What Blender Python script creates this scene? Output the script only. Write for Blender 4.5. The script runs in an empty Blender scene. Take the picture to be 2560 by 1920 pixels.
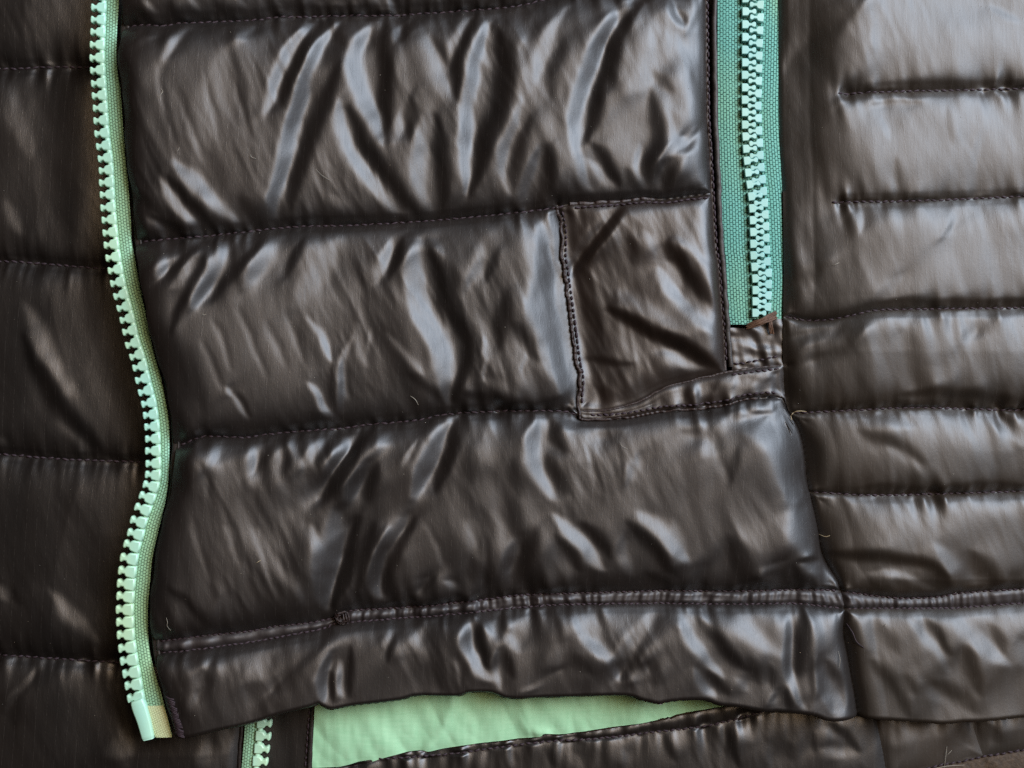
import bpy, math, random
import numpy as np

random.seed(7)
rng = np.random.default_rng(11)
sc = bpy.context.scene

# ------------------------------------------------------------------ units
# One traced unit = 0.1447 mm of cloth; the frame spans 2212 x 1659 units (32 x 24 cm).
S = 0.32 / 2212
CX, CY = 1106.0, 829.5
ZREF = 80.0          # units: height of the upper layer, the plane the camera is framed on
DCAM = 0.36          # metres from that plane to the lens
W_, H_ = 2212, 1659

# ------------------------------------------------------------------ camera
cam_d = bpy.data.cameras.new('camera')
cam_d.sensor_width = 36.0
cam_d.lens = 36.0 * DCAM / 0.32
cam_d.clip_start = 0.01
cam_d.clip_end = 50
cam = bpy.data.objects.new('camera', cam_d)
sc.collection.objects.link(cam)
cam.location = (0, 0, ZREF * S + DCAM)
cam.rotation_euler = (0, 0, 0)
sc.camera = cam

# ------------------------------------------------------------------ world and lamps
world = bpy.data.worlds.new('World')
sc.world = world
world.use_nodes = True
bg = world.node_tree.nodes['Background']
bg.inputs[0].default_value = (0.80, 0.72, 0.62, 1)
bg.inputs[1].default_value = 0.007

def area(name, loc, target, sx, sy, power, color):
    ld = bpy.data.lights.new(name, 'AREA')
    ld.shape = 'RECTANGLE'
    ld.size, ld.size_y = sx, sy
    ld.energy = power
    ld.color = color
    lo = bpy.data.objects.new(name, ld)
    sc.collection.objects.link(lo)
    lo.location = loc
    import mathutils
    d = mathutils.Vector(target) - mathutils.Vector(loc)
    lo.rotation_euler = d.to_track_quat('-Z', 'Y').to_euler()
    return lo

LAZ = math.radians(34)     # window azimuth: to the right and away at the top
LEL = math.radians(41)
LD = 1.1
area('window_light', (LD*math.cos(LEL)*math.cos(LAZ), LD*math.cos(LEL)*math.sin(LAZ), LD*math.sin(LEL)),
     (0, 0, 0), 0.72, 0.72, 26.0, (0.70, 0.83, 1.0))
area('room_light', (0.47, 0.33, 1.15), (0.0, 0.0, 0), 0.8, 0.65, 9.5, (1.0, 0.70, 0.43))

sc.cycles.use_denoising = False      # keep the cloth's own fine grain
sc.view_settings.view_transform = 'Standard'
sc.view_settings.look = 'None'
sc.view_settings.exposure = 0.1
sc.view_settings.gamma = 1.0

# ------------------------------------------------------------------ traced coordinates
K = 2212 / 2560.0
KZ = 900 / 2212.0 * K
TILE = {'A': (0, 0), 'B': (800, 0), 'C': (1660, 0), 'D': (0, 600), 'E': (800, 600), 'F': (1660, 600),
        'G': (0, 1280), 'H': (800, 1280), 'I': (1660, 1280)}

def T(tile, *pts):
    ox, oy = TILE[tile]
    return [(ox*K + x*KZ, oy*K + y*KZ) for x, y in pts]

def smooth(pts, n=6):
    """Catmull-Rom through the points."""
    p = np.array(pts, float)
    if len(p) < 3:
        t = np.linspace(0, 1, n*2)[:, None]
        return p[0]*(1-t) + p[-1]*t
    q = np.vstack([2*p[0]-p[1], p, 2*p[-1]-p[-2]])
    out = []
    for i in range(1, len(q)-2):
        t = np.linspace(0, 1, n, endpoint=False)[:, None]
        a, b, c, d = q[i-1], q[i], q[i+1], q[i+2]
        out.append(0.5*((2*b) + (c-a)*t + (2*a-5*b+4*c-d)*t**2 + (3*b-a-3*c+d)*t**3))
    out.append(p[-1:])
    return np.vstack(out)

class Curve:
    """A traced line, as y(x) or x(y)."""
    def __init__(s, pts, axis):
        s.p = smooth(pts, 6)
        k = 0 if axis == 'x' else 1
        o = np.argsort(s.p[:, k], kind='stable')
        s.k, s.v = s.p[o, k], s.p[o, 1-k]
    def __call__(s, q):
        return np.interp(q, s.k, s.v)

# ---- upright lines, x as a function of y
zip_right = Curve(T('A', (728,-290),(725,0),(715,200),(712,380),(735,560),(748,760),(765,960),(785,1150),(800,1350)) +
                  T('D', (805,0),(825,120),(850,260),(885,430),(920,600),(960,750),(995,880),(1020,1000),(1035,1100),(1040,1250),(1035,1400),(1022,1560)) +
                  T('G', (985,60),(970,120),(935,280),(918,450),(905,600),(905,750),(920,880),(950,1000),(990,1120),(1020,1230),(1055,1380),(1110,1640)), 'y')
zip_left = Curve(T('A', (655,-290),(650,0),(645,150),(640,350),(650,550),(665,800),(690,1000),(705,1250)) +
                 T('D', (725,0),(745,150),(775,300),(810,430),(850,600),(890,720),(930,880),(960,1000),(980,1150),(985,1300),(985,1450),(960,1560)) +
                 T('G', (900,60),(880,150),(862,210),(845,290),(835,370),(828,450),(820,540),(818,620),(820,700),(825,780),(835,850),(845,920),(860,990),(872,1060),(885,1130),(905,1220),(960,1385)), 'y')
plack_l = Curve(T('C', (258,-290),(262,0),(266,300),(272,700),(285,900),(298,1150),(312,1400),(325,1573)) +
                T('F', (333,100),(345,250),(360,450),(372,600),(380,815)), 'y')
plack_r = Curve(T('C', (340,-290),(340,0),(340,400),(345,800),(353,1050),(362,1300),(370,1573)) +
                T('F', (375,100),(380,200),(390,400),(402,545),(430,800)), 'y')
side_left = Curve(T('C', (712,-290),(715,0),(719,400),(722,800),(738,1100),(744,1573)) +
                  T('F', (745,200),(742,400),(742,520),(738,650),(745,800),(760,950),(785,1060),(835,1130),(870,1230),(890,1350),(905,1500)) +
                  T('I', (945,0),(970,120),(990,250),(1030,340),(1080,420),(1100,490),(1120,600),(1118,640),(1116,760),(1140,880),(1160,1000),(1185,1130),(1207,1275),(1230,1500)), 'y')
pocket_left = Curve(T('B', (1462,1268),(1490,1400),(1490,1573)) +
                    T('E', (1500,150),(1520,300),(1540,450),(1560,600),(1580,750),(1600,850),(1592,950),(1590,1050),(1600,1100)), 'y')
# ---- level lines, y as a function of x
seam1 = Curve([(-120, 62), (200, 58)] + T('A', (800,140),(1000,142),(1080,128),(1300,120),(1600,105),(1640,92),(1900,87),(2212,82)) +
              T('B', (200,85),(450,80),(600,70),(1000,45),(1250,15),(1400,-20),(1800,-60),(2300,-80)), 'x')
seam2 = Curve([(-120, 540), (200, 525)] + T('A', (820,1480),(1000,1465),(1250,1445),(1400,1430),(1700,1395),(2000,1378)) +
              T('B', (0,1385),(300,1372),(600,1355),(900,1330),(1250,1295),(1462,1268),(1540,1250),(1700,1240),(1900,1225),(2010,1215)) +
              T('C', (0,1220),(160,1200),(300,1185),(500,1170)), 'x')
seam3 = Curve([(-120, 985), (250, 982)] + T('D', (1040,1275),(1150,1240),(1250,1208),(1480,1215),(1600,1200),(1800,1180)) +
              T('E', (0,1168),(130,1160),(300,1135),(600,1108),(750,1075),(1050,1055),(1330,1050),(1530,1058),(1600,1100),(1640,1104),(1800,1102),(1950,1082)) +
              T('F', (0,1052),(200,1040),(400,1010),(500,980),(740,970),(790,1062),(1000,1060)), 'x')
band_top = Curve(T('E', (1560,1046),(1640,1050),(1760,1046),(1950,1000)) +
                 T('F', (0,912),(200,860),(380,815),(550,790),(725,770),(900,765)), 'x')
dbl_top = Curve([(-120, 1415), (200, 1398)] + T('G', (930,810),(1200,775),(1500,745),(1700,710),(1900,690),(2080,650)) +
                T('H', (180,615),(400,603),(600,590),(1000,550),(1200,522),(1500,510),(2100,492)) +
                T('I', (0,490),(400,495),(650,490),(880,485),(1100,495),(1300,522),(1480,538),(1700,530),(1840,505),(2212,480),(2600,470)), 'x')
dbl_bot = Curve([(-120, 1440), (200, 1425)] + T('G', (960,880),(1200,855),(1500,815),(1800,762),(2000,722)) +
                T('H', (60,700),(160,690),(400,670),(700,648),(1000,620),(1200,600),(1500,578),(2100,571)) +
                T('I', (0,570),(400,576),(860,572),(900,577),(1120,600),(1400,602),(1700,600),(1840,598),(2212,570),(2600,560)), 'x')
hem_low = Curve([(-120, 1600), (250, 1592)] + T('G', (1060,1395),(1200,1372),(1350,1335),(1500,1305),(1620,1270),(1700,1240),(1850,1200),(1970,1172)) +
                T('H', (0,1168),(70,1203),(200,1182),(500,1145),(600,1122),(850,1120),(920,1096),(1060,1100),(1150,1133),(1400,1130),(1850,1120),(1960,1145),(2080,1170)) +
                T('I', (0,1160),(130,1146),(240,1150),(330,1180),(430,1187),(600,1215),(700,1217),(900,1238),(1000,1275),(1210,1276),(1480,1290),(1700,1305),(1830,1292),(1950,1285),(2212,1260),(2600,1250)), 'x')
side1 = Curve([(1400, 214)] + T('C', (740,598),(1090,590),(1500,576),(2212,560),(2600,550)), 'x')
side2 = Curve([(1400, 441)] + T('C', (745,1257),(1040,1250),(1400,1248),(1700,1238),(2212,1215),(2600,1200)), 'x')
side3 = Curve([(1400, 680)] + T('F', (745,470),(830,486),(970,495),(1150,465),(1270,437),(1500,430),(2212,420),(2600,412)), 'x')
side4 = Curve([(1400, 892)] + T('F', (785,1062),(1000,1054),(1200,1045),(1500,1030),(1800,1035),(2212,1047),(2600,1050)), 'x')
side5 = Curve([(1400, 1065)] + T('F', (905,1556),(1250,1570),(1700,1560),(2212,1545),(2600,1540)), 'x')
und1 = Curve([(-120, 141)] + T('A', (0,412),(300,400),(560,402),(900,405)), 'x')
und2 = Curve([(-120, 565)] + T('D', (0,125),(250,142),(640,172),(1000,185)), 'x')
und3 = Curve([(-120, 980)] + T('D', (0,1320),(300,1345),(700,1362),(900,1368),(1300,1380)), 'x')
und4 = Curve([(-120, 1415)] + T('G', (0,890),(300,910),(750,937),(1300,960)), 'x')
lining_low = Curve([(560, 1668)] + T('H', (170,1573),(450,1500),(620,1472),(680,1477),(900,1440),(1330,1392),(1380,1367),(1500,1374),(1850,1325),(2150,1276)) +
                   T('I', (0,1275),(300,1215),(440,1187),(600,1165),(1000,1120),(2600,1100)), 'x')
back_stitch = Curve([(520, 1705)] + T('H', (120,1573),(300,1530),(800,1490),(1330,1420),(1700,1395),(2150,1345)) +
                    T('I', (0,1350),(250,1320),(450,1275),(640,1225),(760,1222),(1000,1215),(2600,1200)), 'x')
back_low = Curve([(1500, 1790), (1800, 1720)] + T('I', (1650,1573),(1800,1545),(1950,1510),(2080,1490),(2212,1465),(2600,1420)), 'x')
back_up = Curve(T('I', (1270,1000),(1310,1290),(1340,1430),(1365,1573),(1400,1800)), 'y')
back_up2 = Curve(T('I', (1860,1000),(1900,1285),(1930,1400),(1968,1510),(2000,1650)), 'y')
under_edge = Curve(T('G', (1480,900),(1472,1300),(1452,1573),(1440,1800)), 'y')
under_zip_r = Curve(T('G', (1610,900),(1592,1290),(1562,1573),(1545,1800)), 'y')
lining_left = Curve(T('G', (1950,900),(1935,1180),(1908,1573),(1890,1800)), 'y')

# ------------------------------------------------------------------ relief raster
RX0, RY0, RS = -110.0, -110.0, 2.0
NX, NY = 1218, 946
gx = RX0 + RS*np.arange(NX)
gy = RY0 + RS*np.arange(NY)
GX, GY = np.meshgrid(gx, gy)

def sample(R, x, y):
    fx = np.clip((np.asarray(x)-RX0)/RS, 0, NX-1.001)
    fy = np.clip((np.asarray(y)-RY0)/RS, 0, NY-1.001)
    i, j = fx.astype(int), fy.astype(int)
    a, b = fx-i, fy-j
    return (R[j, i]*(1-a)*(1-b) + R[j, i+1]*a*(1-b) + R[j+1, i]*(1-a)*b + R[j+1, i+1]*a*b)

def near(lines, reach):
    """Distance to the nearest of some polylines, up to reach."""
    D = np.full((NY, NX), reach, np.float32)
    for p in lines:
        p = np.asarray(p)
        keep = [0]
        for i in range(1, len(p)):
            if np.hypot(*(p[i]-p[keep[-1]])) > 9 or i == len(p)-1:
                keep.append(i)
        p = p[keep]
        for a, b in zip(p[:-1], p[1:]):
            x0 = int(max(0, (min(a[0], b[0])-reach-RX0)//RS)); x1 = int(min(NX, (max(a[0], b[0])+reach-RX0)//RS+2))
            y0 = int(max(0, (min(a[1], b[1])-reach-RY0)//RS)); y1 = int(min(NY, (max(a[1], b[1])+reach-RY0)//RS+2))
            if x1 <= x0 or y1 <= y0:
                continue
            X, Y = GX[y0:y1, x0:x1], GY[y0:y1, x0:x1]
            d = b-a
            t = np.clip(((X-a[0])*d[0]+(Y-a[1])*d[1])/max(d@d, 1e-6), 0, 1)
            e = np.hypot(X-a[0]-t*d[0], Y-a[1]-t*d[1])
            D[y0:y1, x0:x1] = np.minimum(D[y0:y1, x0:x1], e)
    return D

def row(c, x0, x1, n=160):
    x = np.linspace(x0, x1, n); return np.stack([x, c(x)], 1)
def col(c, y0, y1, n=120):
    y = np.linspace(y0, y1, n); return np.stack([c(y), y], 1)

# fold slopes, traced: positive leans to the window, negative leans away
F_ = []
def f(tile, amp, w, *pts):
    F_.append((T(tile, *pts), w*KZ, amp))
# -- upper front
f('A',.7,50,(870,0),(930,50),(990,130)); f('A',.6,45,(1180,0),(1230,80)); f('A',.6,45,(1480,10),(1530,90)); f('A',.8,55,(1900,0),(1960,60))
f('A',.6,40,(2080,20),(2100,70)); f('A',-.6,40,(830,60),(900,130)); f('A',-.6,50,(1060,20),(1080,110)); f('A',-.6,70,(1330,30),(1370,90)); f('A',-.6,70,(1720,0),(1760,80))
f('A',.5,60,(1200,140),(1090,250),(1020,400)); f('A',.4,60,(1050,160),(900,230)); f('A',.45,70,(1560,140),(1480,240))
f('A',.7,75,(1900,140),(1840,250),(1760,400),(1690,560),(1640,700)); f('A',-.8,90,(1960,160),(1880,300),(1790,480),(1740,640))
f('A',.95,85,(2090,130),(2000,250),(1900,430),(1820,720),(1770,920),(1720,1100),(1690,1250),(1720,1380))
f('A',-.75,110,(2120,420),(2010,600),(1920,850),(1840,1050),(1790,1260)); f('A',.18,260,(1350,400),(1300,700),(1250,950))
f('A',.85,65,(1020,1100),(1100,1240),(1200,1380),(1250,1430)); f('A',-.9,55,(1080,1100),(1200,1250),(1320,1420))
f('A',.7,95,(1100,1000),(1250,1150),(1380,1300),(1500,1390)); f('A',.6,55,(930,1350),(990,1420),(1080,1440)); f('A',-.9,40,(960,1330),(1080,1390),(1180,1430))
f('A',-.6,60,(850,1170),(950,1250),(1020,1330)); f('A',-.5,100,(800,400),(830,900),(840,1300)); f('A',-.4,90,(1500,1220),(1580,1350)); f('A',.35,60,(2050,1200),(2150,1330))
f('B',.5,45,(90,0),(110,60)); f('B',.6,50,(440,0),(480,60)); f('B',-.4,60,(540,0),(570,60)); f('B',-.4,80,(250,0),(280,70))
f('B',1.0,95,(330,150),(270,260),(220,380),(240,500),(290,650),(340,780),(390,900)); f('B',-.9,95,(410,150),(420,300),(410,450),(410,620),(400,820))
f('B',.5,50,(490,170),(460,280)); f('B',-.7,55,(570,130),(520,260)); f('B',.45,95,(620,180),(660,280),(740,480),(790,640)); f('B',-.5,60,(700,230),(770,360),(820,450))
f('B',-.4,70,(130,200),(170,300)); f('B',.75,85,(120,650),(150,850),(230,1000),(330,1130),(440,1270),(500,1310)); f('B',-.9,85,(190,680),(240,830),(330,980),(450,1130),(570,1290))
f('B',.4,60,(520,700),(480,820),(450,900)); f('B',.55,95,(640,760),(620,900),(600,1050),(630,1200),(680,1330)); f('B',-.85,85,(710,750),(740,950),(760,1150),(745,1300)); f('B',-.4,60,(600,600),(570,780),(560,880))
f('B',1.0,90,(1060,140),(1000,280),(940,480),(900,680),(890,850),(890,1000),(900,1180)); f('B',-.8,65,(980,100),(900,250),(845,400),(835,640)); f('B',.35,75,(900,130),(830,300),(800,430))
f('B',-1.1,115,(1130,200),(1150,400),(1100,650),(1030,850),(980,1050),(940,1180)); f('B',.4,65,(1240,620),(1180,780),(1110,950),(1130,1100),(1180,1190)); f('B',.6,95,(1500,100),(1420,230),(1340,380),(1330,500))
f('B',.25,75,(1290,130),(1240,280)); f('B',-.35,80,(1500,300),(1430,480),(1420,600)); f('B',-.55,85,(1290,750),(1210,950),(1200,1150)); f('B',.45,65,(1330,930),(1290,1050),(1260,1200)); f('B',-.9,85,(1400,930),(1400,1100),(1390,1300))
f('B',1.2,85,(1890,30),(1800,100),(1720,240),(1640,400),(1590,600),(1570,800),(1570,950),(1600,1080),(1640,1150)); f('B',-1.0,65,(1960,40),(1850,170),(1780,300),(1740,450),(1700,600),(1680,760),(1645,880))
f('B',.5,65,(1640,1000),(1720,1080),(1780,1180)); f('B',-.9,65,(1680,900),(1760,1020),(1830,1150)); f('B',-.6,75,(1820,250),(1780,420),(1780,530)); f('B',.8,55,(2140,0),(2160,100),(2200,180))
f('B',.4,90,(2030,150),(2000,300)); f('B',.4,180,(1880,560),(2000,430),(2110,280)); f('B',-.8,85,(2010,560),(2040,700),(2060,850),(2020,1000),(2010,1150)); f('B',.5,55,(1960,900),(1950,1020),(1980,1130),(2010,1180))
f('B',.95,50,(2212,830),(2140,910),(2090,990),(2090,1050)); f('B',-.9,85,(2212,960),(2150,1040),(2120,1150)); f('B',-.5,65,(2050,450),(2150,560)); f('B',-.5,70,(1880,1060),(1950,1190))
f('C',.5,60,(30,20),(80,150)); f('C',.5,60,(200,80),(130,200)); f('C',.8,45,(250,760),(130,850),(30,960)); f('C',-.6,50,(80,60),(130,150)); f('C',-.8,70,(60,1040),(0,1150)); f('C',.5,70,(150,450),(230,620)); f('C',.4,80,(60,250),(170,480)); f('C',-.4,70,(70,820),(40,700))
# -- side panel
f('C',-.7,100,(1150,60),(1000,200),(900,300),(780,420)); f('C',.5,50,(1060,10),(1150,0)); f('C',-.7,300,(850,-60),(880,500),(870,800),(850,1200)); f('C',.6,40,(1070,560),(1160,565)); f('C',.7,40,(1060,650),(1090,600))
f('C',-.25,45,(1300,550),(1500,535),(2212,525)); f('C',-.5,50,(1250,680),(1400,640),(1560,660)); f('C',-.3,70,(760,900),(950,850)); f('C',.7,55,(1190,1290),(1170,1430)); f('C',.6,45,(1100,1280),(1080,1340)); f('C',.5,50,(1740,1290),(1710,1400),(1640,1480)); f('C',-.3,60,(1400,1000),(1430,1150))
f('C',.3,50,(1300,750),(1350,880)); f('C',-.25,60,(1700,700),(1740,900)); f('C',.25,60,(1900,850),(1880,1050)); f('C',.3,50,(1250,200),(1280,330)); f('C',.4,50,(1950,80),(2120,170))
f('F',-.5,90,(760,250),(900,200),(980,170)); f('F',.3,80,(1400,240),(1250,350)); f('F',-.6,50,(1290,390),(1500,395),(2212,380)); f('F',.6,55,(1040,500),(980,580),(860,650)); f('F',-.7,50,(760,600),(900,550),(980,540)); f('F',-.7,85,(1150,560),(1050,680),(900,740))
f('F',.4,60,(1440,480),(1430,560)); f('F',.35,95,(1850,520),(1770,620)); f('F',-.4,70,(2010,480),(1900,560)); f('F',-.6,60,(1450,965),(1700,945),(2212,985)); f('F',-.8,95,(880,1150),(930,1300),(930,1500)); f('F',.5,80,(1330,1100),(1500,1130)); f('F',.5,80,(1980,1080),(2100,1180),(2200,1250)); f('F',-.5,95,(1200,1180),(1400,1250),(1550,1350)); f('F',.3,85,(1350,1290),(1550,1400),(1600,1500))
f('F',-.4,120,(790,700),(830,900),(900,1000)); f('F',-.4,100,(770,100),(780,300),(800,450))
f('F',-.45,45,(1200,1530),(1700,1522),(2212,1505)); 
# -- second front baffle
f('D',.75,95,(1250,10),(1150,60),(1050,130),(1000,230)); f('D',-.85,50,(1230,30),(1130,150),(1050,230)); f('D',.4,70,(1200,130),(1150,230),(1090,300)); f('D',-.8,65,(1260,120),(1230,250),(1150,400),(1080,560)); f('D',.85,115,(1430,0),(1330,130),(1270,250),(1230,400))
f('D',-.75,75,(1610,10),(1500,130),(1420,250),(1340,350)); f('D',.45,120,(1700,0),(1600,150),(1540,280)); f('D',-.6,65,(1860,0),(1810,120),(1780,210)); f('D',.28,150,(2050,60),(1950,200),(1850,400)); f('D',.5,45,(1900,480),(1980,600),(2050,740)); f('D',.85,50,(1900,900),(1960,980),(2020,1080),(2080,1130))
f('D',.4,45,(2160,600),(2120,800),(2100,1000),(2060,1080)); f('D',-.45,65,(2060,780),(2060,1000)); f('D',.7,30,(1400,920),(1420,980)); f('D',.5,35,(1430,980),(1530,1110)); f('D',-.4,35,(1460,960),(1560,1090)); f('D',-.45,240,(1000,550),(1180,800),(1250,1000))
f('D',.5,85,(1310,1230),(1280,1400)); f('D',.4,120,(1580,1240),(1560,1350),(1560,1500)); f('D',-.6,65,(1700,1200),(1650,1350),(1580,1420)); f('D',.6,85,(2000,1200),(1930,1300),(1870,1400)); f('D',.6,75,(2180,1180),(2100,1300),(2050,1420)); f('D',-.9,85,(2212,1280),(2080,1450),(2030,1560)); f('D',-.3,80,(1800,1250),(1750,1450)); f('D',-.6,120,(1110,1280),(1150,1540))
f('E',.7,90,(430,0),(400,100),(370,230)); f('E',-.8,65,(510,0),(470,120),(440,230)); f('E',.95,110,(590,20),(560,150),(580,300),(620,450),(690,600),(740,760),(760,900),(790,1010)); f('E',.6,140,(640,420),(710,590),(770,720)); f('E',-1.0,95,(650,80),(690,180),(760,300),(830,450),(890,600),(900,720),(855,880),(820,980))
f('E',.5,65,(650,0),(740,100)); f('E',-.4,75,(760,150),(830,300)); f('E',.45,95,(1000,50),(960,180),(900,280)); f('E',-.4,65,(1080,100),(1020,250)); f('E',-.7,115,(1130,350),(1110,550),(1100,650)); f('E',.85,150,(1330,0),(1370,150),(1360,330),(1350,450),(1390,600),(1450,750),(1500,900),(1510,1000)); f('E',.4,85,(1250,380),(1290,480),(1400,600))
f('E',-.55,60,(1170,500),(1260,610),(1350,730)); f('E',-.5,30,(1400,30),(1440,150),(1490,300)); f('E',.5,28,(1000,600),(1010,750),(1020,880)); f('E',-.35,30,(960,520),(985,680),(995,800)); f('E',.3,35,(1270,690),(1240,800)); f('E',.35,60,(200,540),(250,650),(310,780)); f('E',.5,45,(0,610),(80,750)); f('E',.45,40,(430,580),(540,690),(640,820))
f('E',-.5,55,(560,800),(700,930),(760,1010)); f('E',.3,80,(1000,860),(1150,920),(1300,1000)); f('E',-.6,65,(900,930),(1100,1000),(1300,1040),(1450,960)); f('E',.75,50,(0,1000),(60,1080),(100,1140))
f('E',.4,20,(160,760),(150,900),(110,1050)); f('E',-.3,30,(200,800),(190,950)); f('E',.3,30,(310,560),(330,700)); 
f('E',.75,115,(200,1170),(140,1300),(60,1460)); f('E',-.95,85,(290,1200),(210,1330),(120,1480),(50,1560)); f('E',.9,115,(780,1090),(740,1200),(700,1330),(640,1450),(590,1573)); f('E',.35,95,(450,1150),(380,1250)); f('E',.4,40,(600,1230),(520,1370)); f('E',.8,85,(300,1370),(240,1450),(190,1573)); f('E',-.75,85,(370,1380),(320,1500),(290,1573))
f('E',-1.0,75,(830,1110),(815,1250),(775,1400),(730,1520)); f('E',.9,100,(1350,1100),(1300,1200),(1300,1320),(1340,1430),(1420,1560)); f('E',-1.0,75,(1420,1100),(1450,1200),(1520,1290)); f('E',.6,60,(1480,1110),(1540,1150)); f('E',-.65,85,(1400,1330),(1490,1520)); f('E',.3,120,(1720,1250),(1600,1330)); f('E',.4,95,(1950,1350),(1900,1500)); f('E',-.4,85,(1850,1170),(1700,1190))
f('E',.25,110,(1000,1200),(1050,1400)); f('E',-.35,110,(1200,1350),(1230,1550)); f('E',-.3,80,(900,1300),(920,1500))
# -- thin streaks in the calmer cloth
for t_, pts in (('D', ((1330,480),(1400,640),(1440,820))), ('D', ((1480,420),(1560,600),(1640,860))), ('D', ((1620,500),(1690,640),(1740,800))), ('D', ((1760,420),(1800,600),(1850,760))),
                ('D', ((1250,620),(1330,800),(1370,960))), ('A', ((1000,450),(1020,700),(1080,900))), ('A', ((1230,420),(1290,650),(1400,900))), ('A', ((1450,500),(1500,720),(1560,900))), ('A', ((1100,560),(1180,800),(1260,1000))),
                ('D', ((1200,1350),(1260,1480),(1290,1570))), ('G', ((1200,60),(1280,240),(1330,420))), ('G', ((1400,80),(1450,260),(1540,450))), ('G', ((1550,100),(1620,300),(1700,520))), ('H', ((640,60),(700,200),(760,330))),
                ('H', ((1000,140),(1010,280),(980,430))), ('F', ((300,1180),(290,1330),(340,1500))), ('E', ((1620,1220),(1640,1400),(1700,1560))), ('E', ((1780,1230),(1820,1380),(1840,1530)))):
    f(t_, .16, 34, *pts); f(t_, -.14, 34, *[(x+34, y-6) for x, y in pts])
# -- pocket patch
f('B',.45,75,(1780,1310),(1660,1400),(1580,1500)); f('B',-.85,65,(1860,1300),(1730,1450),(1630,1573)); f('E',-.9,55,(1690,20),(1620,130),(1560,190)); f('E',.5,45,(1600,40),(1565,110)); f('E',.85,65,(2080,180),(2130,280),(2212,370)); f('E',-.4,70,(1900,20),(1950,150)); f('E',-1.1,65,(1780,440),(1920,500),(2080,590),(2212,670)); f('E',.35,110,(1800,330),(2000,420),(2180,530)); f('E',.45,95,(2050,690),(2212,770)); f('E',-.45,45,(1650,750),(1900,770)); f('E',.5,55,(1700,930),(1720,1040)); f('E',-.4,60,(1760,920),(1790,1030))
f('F',-.9,75,(0,40),(120,190),(230,310),(340,460)); f('F',.75,75,(0,260),(100,380),(250,520),(350,600)); f('F',-1.0,65,(0,570),(120,650),(250,740),(370,800)); f('F',.5,70,(20,150),(110,290)); f('B',.4,70,(1990,1450),(2060,1560)); f('F',.4,50,(40,10),(180,110),(290,200)); f('F',.5,60,(0,690),(120,760),(250,800))
for k, x in enumerate((130, 210, 330, 440, 560, 650)):
    f('F', .45 if k % 2 else -.45, 50, (x, 985-k*30), (x+10, 880-k*14))
# -- third front baffle right end
f('F',1.2,190,(480,1150),(680,1230),(770,1400),(770,1573)); f('F',.9,90,(760,1130),(830,1280),(850,1420),(870,1573)); f('F',-.5,95,(100,1180),(250,1180),(350,1100)); f('F',.4,85,(260,1230),(230,1340)); f('F',-.4,90,(420,1300),(350,1500)); f('F',.6,35,(490,1000),(520,1070)); f('F',.6,35,(750,1020),(650,1090)); f('F',-.6,40,(560,1060),(720,1060))
f('I',.3,85,(40,50),(80,250),(10,320)); f('I',1.1,190,(840,-40),(850,130),(910,260)); f('I',.9,80,(900,-40),(920,100),(950,230)); f('I',-.65,135,(420,150),(520,380),(560,450)); f('I',.85,65,(700,310),(620,380),(720,460)); f('I',-.9,65,(770,330),(860,450)); f('I',.35,80,(850,320),(950,380),(960,470)); f('I',-.5,80,(550,400),(640,470)); f('I',.3,80,(250,330),(150,400)); f('I',-.8,35,(800,300),(900,290),(1000,295))
# -- third front baffle
f('G',.3,90,(1600,130),(1700,330),(1880,540)); f('G',.65,105,(1900,100),(1960,300),(2010,560)); f('G',.4,120,(2180,80),(2090,220),(2010,340)); f('G',-.9,70,(2170,250),(2120,420),(2070,590)); f('G',-.55,55,(1050,450),(1200,560),(1300,700)); f('G',.25,65,(1380,540),(1360,700)); f('G',-.2,90,(1750,250),(1800,450))
f('H',.65,150,(110,0),(70,200),(60,420),(80,590)); f('H',-1.05,75,(240,30),(190,250),(150,430),(105,560)); f('H',.85,85,(430,100),(370,280),(360,450),(400,560)); f('H',.65,95,(530,40),(450,180)); f('H',-.85,85,(330,80),(285,300),(255,480)); f('H',-.7,65,(590,60),(510,200),(450,380),(435,500)); f('H',.5,55,(660,400),(560,500),(450,565)); f('H',-.5,60,(710,390),(640,500)); f('H',.5,55,(780,420),(840,480),(900,530)); f('H',.3,150,(950,30),(900,200)); f('H',-.5,85,(920,250),(940,420)); f('H',.45,85,(1230,150),(1150,280),(1080,380)); f('H',-.55,95,(1330,100),(1260,280),(1150,430))
f('H',.9,85,(1430,0),(1500,80),(1600,200),(1710,340)); f('H',-.75,65,(1600,60),(1720,190),(1765,260)); f('H',-.65,65,(1420,120),(1530,250),(1600,340)); f('H',.4,85,(1850,150),(1850,250),(1900,380)); f('H',-.8,85,(1890,60),(2050,230),(2150,380)); f('H',.6,110,(1960,0),(2080,130),(2212,280)); f('H',-.5,65,(2000,380),(2100,430))
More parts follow.
